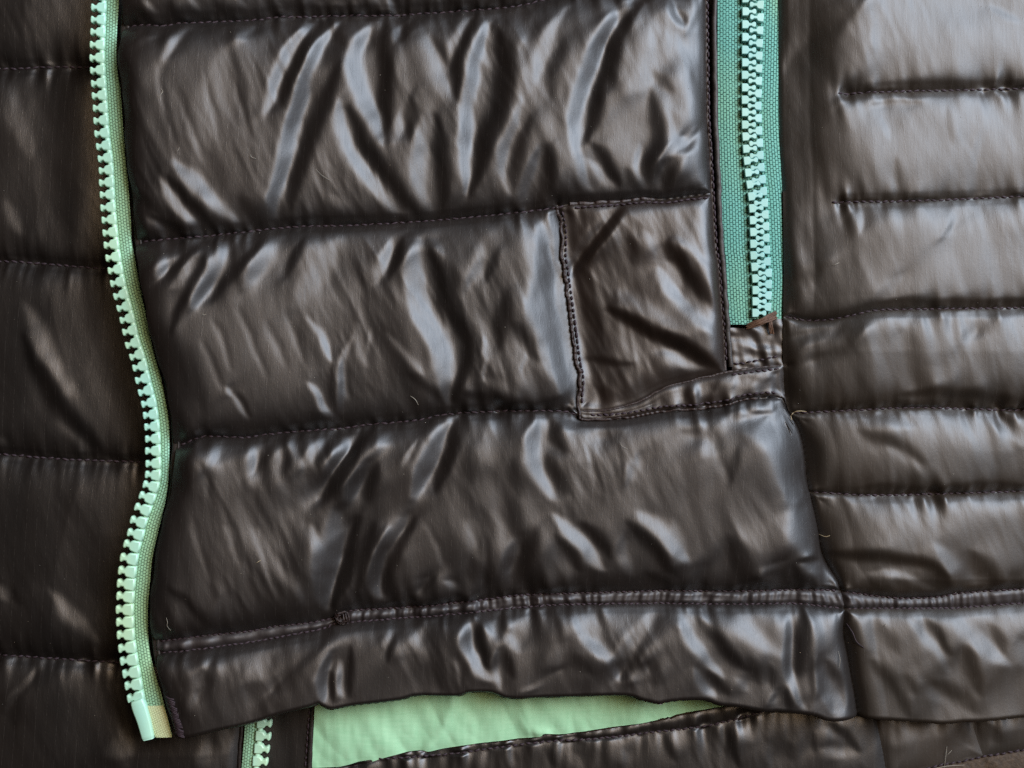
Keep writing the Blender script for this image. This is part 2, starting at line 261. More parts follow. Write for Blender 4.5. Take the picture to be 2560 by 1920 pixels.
# -- hem band
f('G',-.65,65,(1980,800),(1850,950),(1700,1080)); f('G',.75,70,(2020,860),(1985,1000),(2000,1150)); f('G',-.9,45,(2030,960),(2065,1150)); f('G',.45,50,(2080,900),(2090,1050),(2115,1130)); f('G',.4,50,(1280,880),(1290,960)); f('G',-.35,60,(1330,920),(1310,1060)); f('G',-.75,55,(2140,830),(2160,1000),(2160,1130)); f('G',.25,120,(1650,900),(1550,1020)); f('G',.3,60,(1240,1100),(1170,1220)); f('G',-.3,90,(1150,950),(1180,1080))
f('H',.9,80,(950,660),(920,760),(950,900),(1010,980),(1060,1030)); f('H',-.9,65,(1010,700),(1020,830),(1045,950)); f('H',.65,50,(1115,850),(1090,970),(1120,1100)); f('H',-.6,65,(1110,640),(1130,740)); f('H',.45,65,(1160,740),(1220,840)); f('H',-.65,65,(1160,870),(1200,1000)); f('H',.3,85,(1500,800),(1400,920)); f('H',.7,70,(1550,620),(1650,780),(1780,880),(1860,1020)); f('H',.45,110,(2030,620),(1900,780),(1810,880)); f('H',-.45,75,(1560,850),(1650,960)); f('H',-.6,65,(1980,820),(1900,980)); f('H',.35,60,(440,720),(430,800)); f('H',-.55,55,(485,740),(450,870)); f('H',.25,80,(650,700),(560,830)); f('H',.4,60,(2000,920),(1940,1020)); f('H',-.4,70,(2060,900),(2050,1050)); f('H',.35,35,(1250,1090),(1400,1000),(1500,940)); f('H',.4,45,(1000,640),(1080,740)); f('H',-.35,70,(880,850),(900,1000)); f('H',.5,60,(2140,600),(2212,690)); f('H',-.3,100,(700,880),(720,1050)); f('H',.3,45,(840,900),(860,1040))
f('I',.75,75,(100,610),(140,750),(230,870),(340,980)); f('I',-.85,75,(200,640),(330,780),(500,950)); f('I',.45,120,(380,620),(560,760),(680,850)); f('I',.65,65,(170,950),(230,1060),(290,1110)); f('I',-.65,65,(260,960),(370,1090)); f('I',.35,65,(420,1000),(490,1080)); f('I',-.45,65,(520,880),(560,1050)); f('I',1.0,75,(780,610),(770,750),(740,900),(780,1060),(830,1180)); f('I',-1.0,85,(860,620),(840,850),(815,960)); f('I',-.6,65,(620,930),(640,1050)); f('I',.55,45,(680,1080),(600,1170)); f('I',-.75,65,(735,1060),(750,1180)); f('I',.8,60,(930,870),(950,1020),(1030,1220)); f('I',-.6,50,(880,870),(900,1050),(880,1130)); f('I',-.75,60,(990,900),(1075,1080),(1105,1200)); f('I',.3,60,(1090,900),(1130,1050))
f('I',.65,60,(1500,640),(1600,760),(1730,960)); f('I',-.75,50,(1610,640),(1750,860)); f('I',.65,90,(1770,620),(1850,740),(2000,860),(2100,930)); f('I',-.8,85,(1850,820),(1930,1090)); f('I',-.4,65,(1470,1000),(1540,1100)); f('I',.3,85,(1560,1020),(1700,1150)); f('I',-.55,75,(1250,900),(1400,1080),(1530,1250)); f('I',.4,85,(2150,780),(2200,950)); f('I',-.5,80,(2000,700),(2090,860)); f('I',-.5,85,(1640,1030),(1800,1100),(1890,1210)); f('I',.35,85,(1180,640),(1260,820)); f('I',-.4,70,(1330,680),(1420,860))
f('I',-.95,60,(1010,245),(1300,270),(1600,300),(1720,390)); f('I',.55,50,(1250,370),(1450,385),(1600,450),(1700,510)); f('I',.85,110,(1650,200),(1780,350),(1920,470)); f('I',-.9,85,(1640,340),(1760,470)); f('I',-.7,95,(1880,240),(2000,400),(2050,460)); f('I',.5,50,(1800,480),(1870,470)); f('I',.4,60,(2080,380),(2120,440)); f('I',-.4,45,(1270,420),(1340,490)); f('I',.4,40,(1390,420),(1450,490))
# -- lower layers
f('A',.35,110,(50,480),(100,750),(180,950)); f('A',-.7,260,(430,250),(430,900),(430,1400)); f('A',.35,85,(50,1250),(150,1450)); f('D',.5,140,(150,400),(250,600),(320,780),(400,920)); f('D',-1.1,85,(130,600),(250,800),(400,1030),(560,1230),(650,1330)); f('D',.32,120,(430,900),(420,1100),(500,1300)); f('D',-.6,260,(600,200),(760,600),(860,1200)); f('D',.35,60,(0,1240),(60,1290))
f('G',.38,90,(330,480),(470,650),(580,800)); f('G',.4,70,(0,450),(60,550)); f('G',-.5,60,(90,470),(150,570)); f('G',.4,45,(200,960),(130,1080),(70,1200)); f('G',.4,200,(740,1380),(760,1520)); f('G',-.7,200,(600,1000),(750,1150),(850,1300)); f('G',-.35,70,(150,1100),(120,1300)); f('G',.3,90,(1250,1400),(1220,1540)); f('G',-.3,200,(600,100),(620,500))
f('H',-.9,60,(1400,1400),(1425,1540)); f('H',.3,40,(1150,1470),(1180,1560)); f('H',-.7,50,(2110,1380),(2170,1550)); f('H',.35,80,(1840,1440),(1850,1550)); f('H',.3,70,(1540,1450),(1600,1560))
f('I',.45,50,(620,1450),(655,1570)); f('I',-.85,70,(380,1300),(430,1480),(470,1570)); f('I',-.85,60,(1010,1290),(1080,1360),(1210,1480)); f('I',-.75,45,(915,1350),(920,1460)); f('I',.45,80,(960,1450),(1090,1510)); f('I',.4,110,(1380,1410),(1600,1340)); f('I',-.5,90,(1860,1330),(1900,1450)); f('I',.35,80,(1000,1330),(1130,1420)); f('I',-.4,60,(740,1430),(770,1530)); f('I',.3,90,(500,1320),(560,1420)); f('I',-.5,70,(1980,1300),(2050,1400))

SL = np.zeros((NY, NX), np.float32)
def soft_noise(per, seed):
    q = np.random.default_rng(seed).standard_normal((NY, NX))
    ax_ = np.fft.fftfreq(NX, RS)[None, :]*2*np.pi; ay_ = np.fft.fftfreq(NY, RS)[:, None]*2*np.pi
    q = np.fft.ifft2(np.fft.fft2(q)*np.exp(-((ax_*per)**2+(ay_*per*1.6)**2)/2)).real
    return q/q.std()
WX = GX+2.6*soft_noise(14, 71)+1.3*soft_noise(6, 72)+3.0*soft_noise(34, 73)
WY = GY+2.6*soft_noise(18, 74)+3.0*soft_noise(34, 75)
for pts, w, amp in F_:
    p = smooth(pts, 4)
    seg = np.hypot(*np.diff(p, axis=0).T)
    L = np.concatenate([[0], np.cumsum(seg)])
    reach = w*1.6
    x0 = int(max(0, (p[:, 0].min()-reach-RX0)//RS)); x1 = int(min(NX, (p[:, 0].max()+reach-RX0)//RS+2))
    y0 = int(max(0, (p[:, 1].min()-reach-RY0)//RS)); y1 = int(min(NY, (p[:, 1].max()+reach-RY0)//RS+2))
    X, Y = WX[y0:y1, x0:x1], WY[y0:y1, x0:x1]
    best = np.full(X.shape, 1e9); bt = np.zeros(X.shape)
    for i in range(len(p)-1):
        a, d = p[i], p[i+1]-p[i]
        t = np.clip(((X-a[0])*d[0]+(Y-a[1])*d[1])/max(d@d, 1e-6), 0, 1)
        e = np.hypot(X-a[0]-t*d[0], Y-a[1]-t*d[1])
        m = e < best
        best[m] = e[m]; bt[m] = ((L[i]+t*seg[i])/L[-1])[m]
    ww = w*0.54*(0.35+0.65*np.sin(np.pi*np.clip(bt, 0.02, 0.98))**0.6)
    SL[y0:y1, x0:x1] += amp*np.exp(-(best/ww)**(2.6 if amp > 0 else 2.0))*(0.55+0.45*np.sin(np.pi*np.clip(bt, 0, 1))**0.5)

# fine crumpling of the thin cloth: noise drawn out along the warp
pkm = (GX > pocket_left(GY)+6) & (GY > seam2(GX)+6) & (GY < band_top(GX)) & (GX < plack_l(GY)-4)
fx = np.fft.fftfreq(NX, RS)[None, :]*2*np.pi
fy = np.fft.fftfreq(NY, RS)[:, None]*2*np.pi
def grain(ang, along, across, seed):
    r = np.random.default_rng(seed).standard_normal((NY, NX))
    a = math.radians(ang)
    u = fx*math.cos(a)+fy*math.sin(a); v = -fx*math.sin(a)+fy*math.cos(a)
    q = np.fft.ifft2(np.fft.fft2(r)*np.exp(-(u*along)**2/2-(v*across)**2/2)).real
    return q/q.std()
crumple = 0.5*grain(74, 55, 9, 1)+0.45*grain(62, 40, 6, 2)+0.5*grain(85, 70, 18, 3)+0.25*grain(110, 30, 6, 4)
patchy = np.clip(0.55+0.45*grain(70, 80, 50, 5), 0.1, 1.6)
sidem = np.clip((GX-side_left(GY)-90)/60, 0, 1)*(GY < 1290)
far = 1+0.50*np.clip((1250-GX)/1000, 0, 1)+0.48*np.clip((GY-500)/900, 0, 1)*np.clip((1900-GX)/500, 0, 1)
SL = np.where(SL > 0, 0.64*far*np.tanh(SL/0.80), -1.0*np.tanh(-SL/1.0))
SL = np.where(pkm & (SL > 0), SL*0.7, SL)-0.34*pkm
SLOPE = SL + (0.045+0.02*sidem)*crumple*patchy + (0.03+0.03*sidem)*grain(20, 45, 30, 6)

ax, ay = math.cos(LAZ), -math.sin(LAZ)
wd = fx*ax+fy*ay
w2 = fx**2+fy**2
KS = 0.82
Hf = -KS*np.conj(1j*wd)*np.fft.fft2(SLOPE)/(wd**2+0.08*w2+(2*np.pi/700)**2)
FOLD = np.fft.ifft2(Hf*np.exp(-w2*1.6**2/2)).real
print('fold relief', FOLD.min(), FOLD.max(), FOLD.std())

# sharp little creases in the thin shell
crease_h = 2.0*np.abs(grain(74, 70, 15, 61)) + 1.5*np.abs(grain(58, 46, 11, 62))
crease_h = crease_h+0.9*np.abs(grain(76, 44, 6.5, 65))+0.7*np.abs(grain(63, 34, 5.0, 66))
bare = np.clip(0.42+0.45*grain(60, 70, 60, 64), 0.10, 1.1)*np.where(GX > side_left(GY), 0.55, 1.0)
FOLD = FOLD - crease_h*bare*0.33

def pucker(seed, per):
    q = grain(90, 30, per, seed)
    return q

def pillow(d, length):
    """Inflated cloth between sewn lines: a membrane held down where d = 0, without ridges midway."""
    h = d[::2, ::2]
    held = h < 3.0
    k = (4.0/length)**2
    p = 1-np.exp(-h/length)
    p = p.astype(np.float32); p[held] = 0
    for _ in range(220):
        a = np.pad(p, 1, mode='edge')
        p = (a[:-2, 1:-1]+a[2:, 1:-1]+a[1:-1, :-2]+a[1:-1, 2:]+k)/(4+k)
        p[held] = 0
    q = sample_half(p)
    raw = 1-np.exp(-d/length)
    w = np.clip((d-5)/14, 0, 1); w = w*w*(3-2*w)
    return raw*0.8*(1-w)+q*w

def sample_half(p):
    j = np.clip(np.arange(NY)/2.0, 0, p.shape[0]-1.001); i = np.clip(np.arange(NX)/2.0, 0, p.shape[1]-1.001)
    j0, i0 = j.astype(int), i.astype(int); b = (j-j0)[:, None]; a = (i-i0)[None, :]
    J, I = np.ix_(j0, i0)
    return p[J, I]*(1-a)*(1-b)+p[J, I+1]*a*(1-b)+p[J+1, I]*(1-a)*b+p[J+1, I+1]*a*b

def gauss(R, sig):
    return np.fft.ifft2(np.fft.fft2(R)*np.exp(-w2*sig**2/2)).real

# ---- upper layer relief
sew_upper = [row(seam1, -110, 1560), row(seam2, 200, 1560), row(seam3, 300, 1760), row(dbl_top, 200, 2310), row(dbl_bot, 200, 2310),
             row(side1, 1822, 2310), row(side2, 1815, 2310), row(side3, 1700, 2310), row(side4, 1715, 2310), row(side5, 1760, 2310),
             np.array([(zip_right(y)-26, y) for y in np.linspace(-110, 1620, 120)]), col(side_left, -110, 1700), col(pocket_left, seam2(1230), 905), col(plack_l, -110, 800), row(band_top, 1245, 1700)]
dU = near(sew_upper, 170)
d_hem = near([row(hem_low, 200, 2310)], 90)
d_sew_only = near(sew_upper[:10], 90)
env = 1-np.exp(-(dU/16)**1.3)
puff = 36*pillow(dU, 30.0)*(1-np.interp(GY, [0, 640, 760], [0.58, 0.58, 0.35])*np.clip((GX-side_left(GY))/60, 0, 1))+(9-4.5*np.clip((GX-side_left(GY))/40, 0, 1)*np.clip((690-GY)/220, 0, 1))*(1-np.exp(-dU/6))
UP = 60 + puff + FOLD*env
gath = np.clip(0.8+0.6*grain(0, 60, 60, 27), 0.15, 2.0)
UP += (3.2*pucker(21, 4.5)*np.exp(-d_sew_only/12)+3.3*grain(80, 40, 8, 22))*np.exp(-d_sew_only/26)*(1-np.exp(-d_sew_only/4))*gath
UP += 3.0*grain(76, 70, 16, 28)*np.exp(-d_sew_only/70)*(1-np.exp(-d_sew_only/10))*gath*np.where(GX > side_left(GY), .6, 1)
# ribs of the sewn channel between the two hem stitch lines
UP -= 0.0
chan = (GY > dbl_top(GX)) & (GY < dbl_bot(GX))
ribp = 0.6*np.sin(GX/17.0*2*np.pi+5.0*grain(0, 40, 40, 31))+0.55*grain(88, 30, 5, 32)
ribl = 0.9*grain(88, 30, 9, 33)
UP += np.where(chan, np.where(GX > 735, 2.1*ribp, 1.5*ribl)*np.clip(dU/6, 0, 1)-0.45*puff, 0)
# rolled lower hem and the pressed left edge
r = np.clip(d_hem/11, 0, 1)
UP += 15*(np.sqrt(np.clip(1-(1-r)**2, 0, 1))-1)
dl = np.clip((GX-zip_right(GY)+4)/75, 0, 1); dl = dl*(2-dl)
UP += 13*(dl-1)
# the side panel laps over the pocket zip and stands a little higher
sd = np.clip((GX-side_left(GY))/185, 0, 1); sd = sd*sd*(3-2*sd)
UP += sd*np.interp(GY, [0, 690, 900, 1250, 1300], [40, 40, 16, 10, 0])
ds = GX-side_left(GY)
UP -= 13*np.exp(-np.abs(ds)/30)*np.clip((GY-780)/120, 0, 1)*(1-np.clip((GY-1230)/60, 0, 1))
# pocket patch lies on top of the front cloth
in_pk = (GX > pocket_left(GY)) & (GY > seam2(GX)) & (GY < seam3(GX)) & (GX < side_left(GY)+5)
UP += np.where(in_pk, 5-0.45*puff+0.35*FOLD*env, 0)

def raised(x, y=None):
    t = np.clip((np.asarray(x, float)-260)/620, 0, 1)
    return 52*(1-t*t*(3-2*t))
UP += raised(GX)

# ---- lower front relief
sew_low = [row(und1, -110, 420), row(und2, -110, 420), row(und3, -110, 420), row(und4, -110, 520), col(under_edge, 1500, 1770)]
dL = near(sew_low, 150)
press = np.clip((zip_left(GY)-20-GX)/150, 0.0, 1)
pb = np.clip((GY-1480)/150, 0, 1); press = press*(1-pb)+pb
press = 0.25+0.75*press**0.8
LOW = 12 + (30*pillow(dL, 32.0)*press) + FOLD*(1-np.exp(-(dL/16)**1.3))*0.8*press
LOW += (2.4*pucker(23, 5)+2.4*pucker(24, 9))*np.exp(-dL/22)*(1-np.exp(-dL/5))
# ---- lining and back hem relief
d_ll = near([row(lining_low, 500, 2310)], 120)
crease = np.zeros((NY, NX))
for pts, w, a in ((T('H', (820,1060),(815,1140),(780,1270),(725,1390),(650,1470)), 14, 6), (T('H', (1230,1060),(1235,1150),(1255,1260),(1290,1345),(1390,1375)), 13, 5),
                  (T('H', (350,1200),(330,1400)), 30, 2), (T('H', (590,1180),(560,1400)), 20, 2)):
    crease += a*np.exp(-(near([smooth(pts, 6)], 90)/w)**2)
LIN = 12 + 14*(1-np.exp(-d_ll/50)) + crease + 2.2*grain(80, 60, 22, 41)+1.4*np.abs(grain(60, 60, 12, 43)) + 0.4*grain(90, 14, 5, 42)
sew_back = [row(back_stitch, 500, 2310), col(back_up, 1500, 1770), col(back_up2, 1500, 1740), row(back_low, 1500, 2310)]
dB = near(sew_back, 120)
pl = np.exp(-near([row(back_stitch, 500, 2310)], 90)/40)
BACK = 20 + 9*(1-np.exp(-dB/22)) + FOLD*0.8*(1-np.exp(-dB/12)) + (2.6*pucker(25, 7)+2.2*pucker(26, 12))*pl*np.clip(dB/6, 0, 1)
rl = np.clip(d_ll/14, 0, 1)
BACK += 5*(np.sqrt(1-(1-rl)**2)-1)

# ------------------------------------------------------------------ materials
def new_mat(name):
    m = bpy.data.materials.new(name); m.use_nodes = True
    nt = m.node_tree
    return m, nt, nt.nodes, nt.links, nt.nodes['Principled BSDF']

def node(ns, t, **kw):
    n = ns.new(t)
    for k, v in kw.items():
        setattr(n, k, v)
    return n

def noise_tex(nt, vec, scale, detail=4, rough=0.6, dist=0.0):
    n = nt.nodes.new('ShaderNodeTexNoise')
    n.inputs['Scale'].default_value = scale
    n.inputs['Detail'].default_value = detail
    n.inputs['Roughness'].default_value = rough
    n.inputs['Distortion'].default_value = dist
    nt.links.new(vec, n.inputs['Vector'])
    return n

def mapped(nt, src, scale=(1,1,1), rot=0.0, loc=(0,0,0)):
    m = nt.nodes.new('ShaderNodeMapping')
    m.inputs['Scale'].default_value = scale
    m.inputs['Rotation'].default_value = (0, 0, rot)
    m.inputs['Location'].default_value = loc
    nt.links.new(src, m.inputs['Vector'])
    return m.outputs[0]

def ramp(nt, fac, a, b, ca=(0,0,0,1), cb=(1,1,1,1)):
    r = nt.nodes.new('ShaderNodeValToRGB')
    r.color_ramp.elements[0].position = a; r.color_ramp.elements[0].color = ca
    r.color_ramp.elements[1].position = b; r.color_ramp.elements[1].color = cb
    nt.links.new(fac, r.inputs[0])
    return r.outputs[0]

def math_n(nt, op, a, b=None):
    n = nt.nodes.new('ShaderNodeMath'); n.operation = op
    for i, v in enumerate((a, b)):
        if v is None: continue
        if isinstance(v, (int, float)): n.inputs[i].default_value = v
        else: nt.links.new(v, n.inputs[i])
    return n.outputs[0]

def bump(nt, h, dist, strength=1.0, prev=None):
    b = nt.nodes.new('ShaderNodeBump')
    b.inputs['Strength'].default_value = strength
    b.inputs['Distance'].default_value = dist
    nt.links.new(h, b.inputs['Height'])
    if prev is not None: nt.links.new(prev, b.inputs['Normal'])
    return b.outputs[0]

def shell_cloth(name, base, rough, lines=True, lean=0.0):
    """Thin coated nylon with drawn-out fine creases and a ripstop thread every few millimetres."""
    m, nt, ns, ln, bs = new_mat(name)
    co = nt.nodes.new('ShaderNodeTexCoord').outputs['Object']
    st = mapped(nt, co, (1.0, 0.28, 1.0), math.radians(17))
    n1 = noise_tex(nt, st, 520, 5, 0.62, 0.4)
    st2 = mapped(nt, co, (1.0, 0.05, 1.0), math.radians(2+lean))
    n2 = noise_tex(nt, st2, 1500, 3, 0.6)
    n3 = noise_tex(nt, mapped(nt, co, (1, .45, 1), math.radians(4)), 2600, 3, 0.6)
    n4 = noise_tex(nt, mapped(nt, co, (1, 0.4, 1), math.radians(20)), 60, 4, 0.6)
    b1 = bump(nt, n1.outputs['Fac'], 0.00022, 0.22)
    b2 = bump(nt, n2.outputs['Fac'], 0.00006, 0.04, b1)
    b3 = bump(nt, n3.outputs['Fac'], 0.00005, 0.5, b2)
    last = b3
    wv = nt.nodes.new('ShaderNodeTexWave')
    wv.wave_type = 'BANDS'; wv.bands_direction = 'X'
    wv.inputs['Scale'].default_value = 1.0
    wv.inputs['Distortion'].default_value = 0.0
    wob = noise_tex(nt, co, 14, 2, 0.5)
    vm = nt.nodes.new('ShaderNodeVectorMath'); vm.operation = 'MULTIPLY_ADD'
    ln.new(wob.outputs['Color'], vm.inputs[0]); vm.inputs[1].default_value = (0.0018, 0, 0); ln.new(co, vm.inputs[2])
    sc_ = mapped(nt, vm.outputs[0], (2*math.pi/20/0.0032/ (2*math.pi) * 1.0, 1, 1), math.radians(3.5+lean))
    # one thread every 3.2 mm
    sx = nt.nodes.new('ShaderNodeSeparateXYZ'); ln.new(mapped(nt, vm.outputs[0], (1/0.0033,)*3, math.radians(3.5+lean)), sx.inputs[0])
    fr = math_n(nt, 'FRACT', sx.outputs[0])
    dd = math_n(nt, 'ABSOLUTE', math_n(nt, 'SUBTRACT', fr, 0.5))
    thread = ramp(nt, dd, 0.0, 0.055, (1,1,1,1), (0,0,0,1))
    brk = ramp(nt, noise_tex(nt, mapped(nt, co, (1, 1, 1)), 900, 2, 0.7).outputs['Fac'], 0.42, 0.62)
    thr = math_n(nt, 'MULTIPLY', thread, brk)
    if lines:
        last = bump(nt, thr, 0.00004, 0.4, last)
    # colour: worn brown-black
    mix = nt.nodes.new('ShaderNodeMix'); mix.data_type = 'RGBA'
    ln.new(ramp(nt, n4.outputs['Fac'], 0.35, 0.7), mix.inputs['Factor'])
    mix.inputs['A'].default_value = (*base, 1)
    mix.inputs['B'].default_value = (base[0]*1.5, base[1]*1.4, base[2]*1.3, 1)
    mix2 = nt.nodes.new('ShaderNodeMix'); mix2.data_type = 'RGBA'
    ln.new(math_n(nt, 'MULTIPLY', thr, 0.07 if lines else 0.0), mix2.inputs['Factor'])
    ln.new(mix.outputs['Result'], mix2.inputs['A']); mix2.inputs['B'].default_value = (0.16, 0.14, 0.12, 1)
    ln.new(mix2.outputs['Result'], bs.inputs['Base Color'])
    rr = nt.nodes.new('ShaderNodeMapRange')
    rr.inputs['From Min'].default_value = 0.3; rr.inputs['From Max'].default_value = 0.7
    rr.inputs['To Min'].default_value = rough-0.012; rr.inputs['To Max'].default_value = rough+0.02
    ln.new(n2.outputs['Fac'], rr.inputs['Value'])
    ln.new(rr.outputs[0], bs.inputs['Roughness'])
    bs.inputs['Specular IOR Level'].default_value = 0.75
    ln.new(last, bs.inputs['Normal'])
    return m

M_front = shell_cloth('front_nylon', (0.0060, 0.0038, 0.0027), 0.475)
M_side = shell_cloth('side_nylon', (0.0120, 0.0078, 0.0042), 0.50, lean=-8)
M_under = shell_cloth('lower_nylon', (0.0050, 0.0034, 0.0025), 0.42)
M_patch = shell_cloth('pocket_nylon', (0.0080, 0.0038, 0.0017), 0.46, lines=False)
M_chan = shell_cloth('channel_cloth', (0.0105, 0.0064, 0.0058), 0.58, lines=False)

def simple(name, col, rough, spec=0.5, nscale=0, ndist=0.0001, var=0.0):
    m, nt, ns, ln, bs = new_mat(name)
    co = nt.nodes.new('ShaderNodeTexCoord').outputs['Object']
    bs.inputs['Roughness'].default_value = rough
    bs.inputs['Specular IOR Level'].default_value = spec
    n = noise_tex(nt, co, nscale or 300, 4, 0.6)
    mix = nt.nodes.new('ShaderNodeMix'); mix.data_type = 'RGBA'
    ln.new(ramp(nt, n.outputs['Fac'], 0.3, 0.7), mix.inputs['Factor'])
    mix.inputs['A'].default_value = (*[c*(1-var) for c in col], 1)
    mix.inputs['B'].default_value = (*[min(1, c*(1+var)) for c in col], 1)
    ln.new(mix.outputs['Result'], bs.inputs['Base Color'])
    if nscale:
        ln.new(bump(nt, n.outputs['Fac'], ndist, 0.7), bs.inputs['Normal'])
    return m

M_thread = simple('dark_thread', (0.030, 0.019, 0.023), 0.65, 0.25, 2500, 0.0001, 0.5)
M_brown_thread = simple('brown_thread', (0.075, 0.036, 0.018), 0.6, 0.4, 2500, 0.0001, 0.4)
M_edge = simple('edge_binding', (0.020, 0.011, 0.009), 0.55, 0.4, 900, 0.0003, 0.4)
M_plack = simple('placket_cloth', (0.014, 0.010, 0.008), 0.55, 0.4, 700, 0.0002, 0.3)
M_table = simple('brown_cloth', (0.060, 0.036, 0.020), 0.85, 0.2, 900, 0.0004, 0.4)
M_lint = simple('pale_lint', (0.28, 0.25, 0.20), 0.7, 0.3)
M_tan = simple('tan_thread', (0.42, 0.33, 0.20), 0.7, 0.3)

def plastic(name, ca, cb, rough=0.38):
    """Moulded mint plastic, with the differing light along the chain put in as two greens."""
    m, nt, ns, ln, bs = new_mat(name)
    co = nt.nodes.new('ShaderNodeTexCoord').outputs['Generated']
    geo = nt.nodes.new('ShaderNodeNewGeometry').outputs['Position']
    n = noise_tex(nt, mapped(nt, geo, (3, 1, 1)), 16, 2, 0.5)
    mix = nt.nodes.new('ShaderNodeMix'); mix.data_type = 'RGBA'
    ln.new(ramp(nt, n.outputs['Fac'], 0.38, 0.62), mix.inputs['Factor'])
    mix.inputs['A'].default_value = (*ca, 1); mix.inputs['B'].default_value = (*cb, 1)  # patchy green to yellow-green shift paints in the differing light on the chain
    ln.new(mix.outputs['Result'], bs.inputs['Base Color'])
    bs.inputs['Roughness'].default_value = rough
    bs.inputs['Subsurface Weight'].default_value = 0.0
    bs.inputs['Subsurface Radius'].default_value = (0.0006, 0.001, 0.0008)
    n2 = noise_tex(nt, geo, 1800, 2, 0.5)
    ln.new(bump(nt, n2.outputs['Fac'], 0.00003, 0.5), bs.inputs['Normal'])
    return m
M_tooth = plastic('mint_tooth', (0.35, 0.62, 0.50), (0.42, 0.60, 0.38))
M_tooth2 = plastic('aqua_tooth', (0.16, 0.38, 0.37), (0.22, 0.39, 0.31))

def tape_mat(name, ca, cb, gap, cell_u, cell_v, dist):
    """Knitted zip tape: staggered loops in columns, laid out in metres along the tape."""
    m, nt, ns, ln, bs = new_mat(name)
    uv = nt.nodes.new('ShaderNodeTexCoord').outputs['UV']
    wob = noise_tex(nt, uv, 1500, 2, 0.5)
    vm = nt.nodes.new('ShaderNodeVectorMath'); vm.operation = 'MULTIPLY_ADD'
    ln.new(wob.outputs['Color'], vm.inputs[0]); vm.inputs[1].default_value = (0.0005, 0.0005, 0); ln.new(uv, vm.inputs[2])
    sw = mapped(nt, vm.outputs[0], (1, 1, 1), math.radians(90))
    br = nt.nodes.new('ShaderNodeTexBrick')
    br.inputs['Scale'].default_value = 1.0
    br.inputs['Brick Width'].default_value = cell_v
    br.inputs['Row Height'].default_value = cell_u
    br.inputs['Mortar Size'].default_value = min(cell_u, cell_v)*0.16
    br.inputs['Mortar Smooth'].default_value = 1.0
    br.offset = 0.5
    ln.new(sw, br.inputs['Vector'])
    br.inputs['Color1'].default_value = (1,1,1,1); br.inputs['Color2'].default_value = (0.8,0.8,0.8,1); br.inputs['Mortar'].default_value = (0,0,0,1)
    geo = nt.nodes.new('ShaderNodeNewGeometry').outputs['Position']
    n = noise_tex(nt, mapped(nt, geo, (3, 1, 1), 0, (0.01, 0.02, 0)), 18, 2, 0.5)
    mix = nt.nodes.new('ShaderNodeMix'); mix.data_type = 'RGBA'
    ln.new(ramp(nt, n.outputs['Fac'], 0.38, 0.62), mix.inputs['Factor'])
    mix.inputs['A'].default_value = (*ca, 1); mix.inputs['B'].default_value = (*cb, 1)  # tape tint drifts in patches: uneven light put into the colour
    m2 = nt.nodes.new('ShaderNodeMix'); m2.data_type = 'RGBA'
    ln.new(br.outputs['Fac'], m2.inputs['Factor'])
    ln.new(mix.outputs['Result'], m2.inputs['A']); m2.inputs['B'].default_value = (*gap, 1)
    ln.new(m2.outputs['Result'], bs.inputs['Base Color'])
    bs.inputs['Roughness'].default_value = 0.7
    bs.inputs['Specular IOR Level'].default_value = 0.3
    inv = math_n(nt, 'SUBTRACT', 1.0, br.outputs['Fac'])
    ln.new(bump(nt, inv, dist, 0.9), bs.inputs['Normal'])
    return m
M_tape = tape_mat('front_zip_tape', (0.25, 0.49, 0.34), (0.32, 0.52, 0.29), (0.14, 0.24, 0.13), 0.00088, 0.0010, 0.00030)
M_tape2 = tape_mat('pocket_zip_tape', (0.10, 0.29, 0.235), (0.145, 0.31, 0.20), (0.012, 0.06, 0.045), 0.00092, 0.0013, 0.00045)
M_film = tape_mat('zip_end_film', (0.50, 0.60, 0.34), (0.58, 0.58, 0.34), (0.42, 0.48, 0.26), 0.0007, 0.0007, 0.0001)

def lining_mat():
    m, nt, ns, ln, bs = new_mat('mint_lining')
    co = nt.nodes.new('ShaderNodeTexCoord').outputs['Object']
    n = noise_tex(nt, mapped(nt, co, (1, 0.15, 1)), 900, 4, 0.6)
    n2 = noise_tex(nt, mapped(nt, co, (0.12, 1, 1)), 1100, 3, 0.6)
    mix = nt.nodes.new('ShaderNodeMix'); mix.data_type = 'RGBA'
    s = math_n(nt, 'MULTIPLY', math_n(nt, 'ADD', n.outputs['Fac'], n2.outputs['Fac']), 0.5)
    ln.new(ramp(nt, s, 0.35, 0.65), mix.inputs['Factor'])
    mix.inputs['A'].default_value = (0.28, 0.52, 0.31, 1); mix.inputs['B'].default_value = (0.34, 0.58, 0.36, 1)
    ln.new(mix.outputs['Result'], bs.inputs['Base Color'])
    bs.inputs['Roughness'].default_value = 0.6
    bs.inputs['Specular IOR Level'].default_value = 0.3
    ln.new(bump(nt, s, 0.00008, 0.7), bs.inputs['Normal'])
    return m
M_lining = lining_mat()

# ------------------------------------------------------------------ builders
def world_xyz(x, y, z, znom):
    if callable(znom): znom = znom(x, y)
    k = S*(1-(znom-ZREF)*S/DCAM)
    return np.stack([(np.asarray(x)-CX)*k, (CY-np.asarray(y))*k, np.asarray(z)*S], -1)

def link(o, parent=None):
    sc.collection.objects.link(o)
    if parent is not None: o.parent = parent
    return o

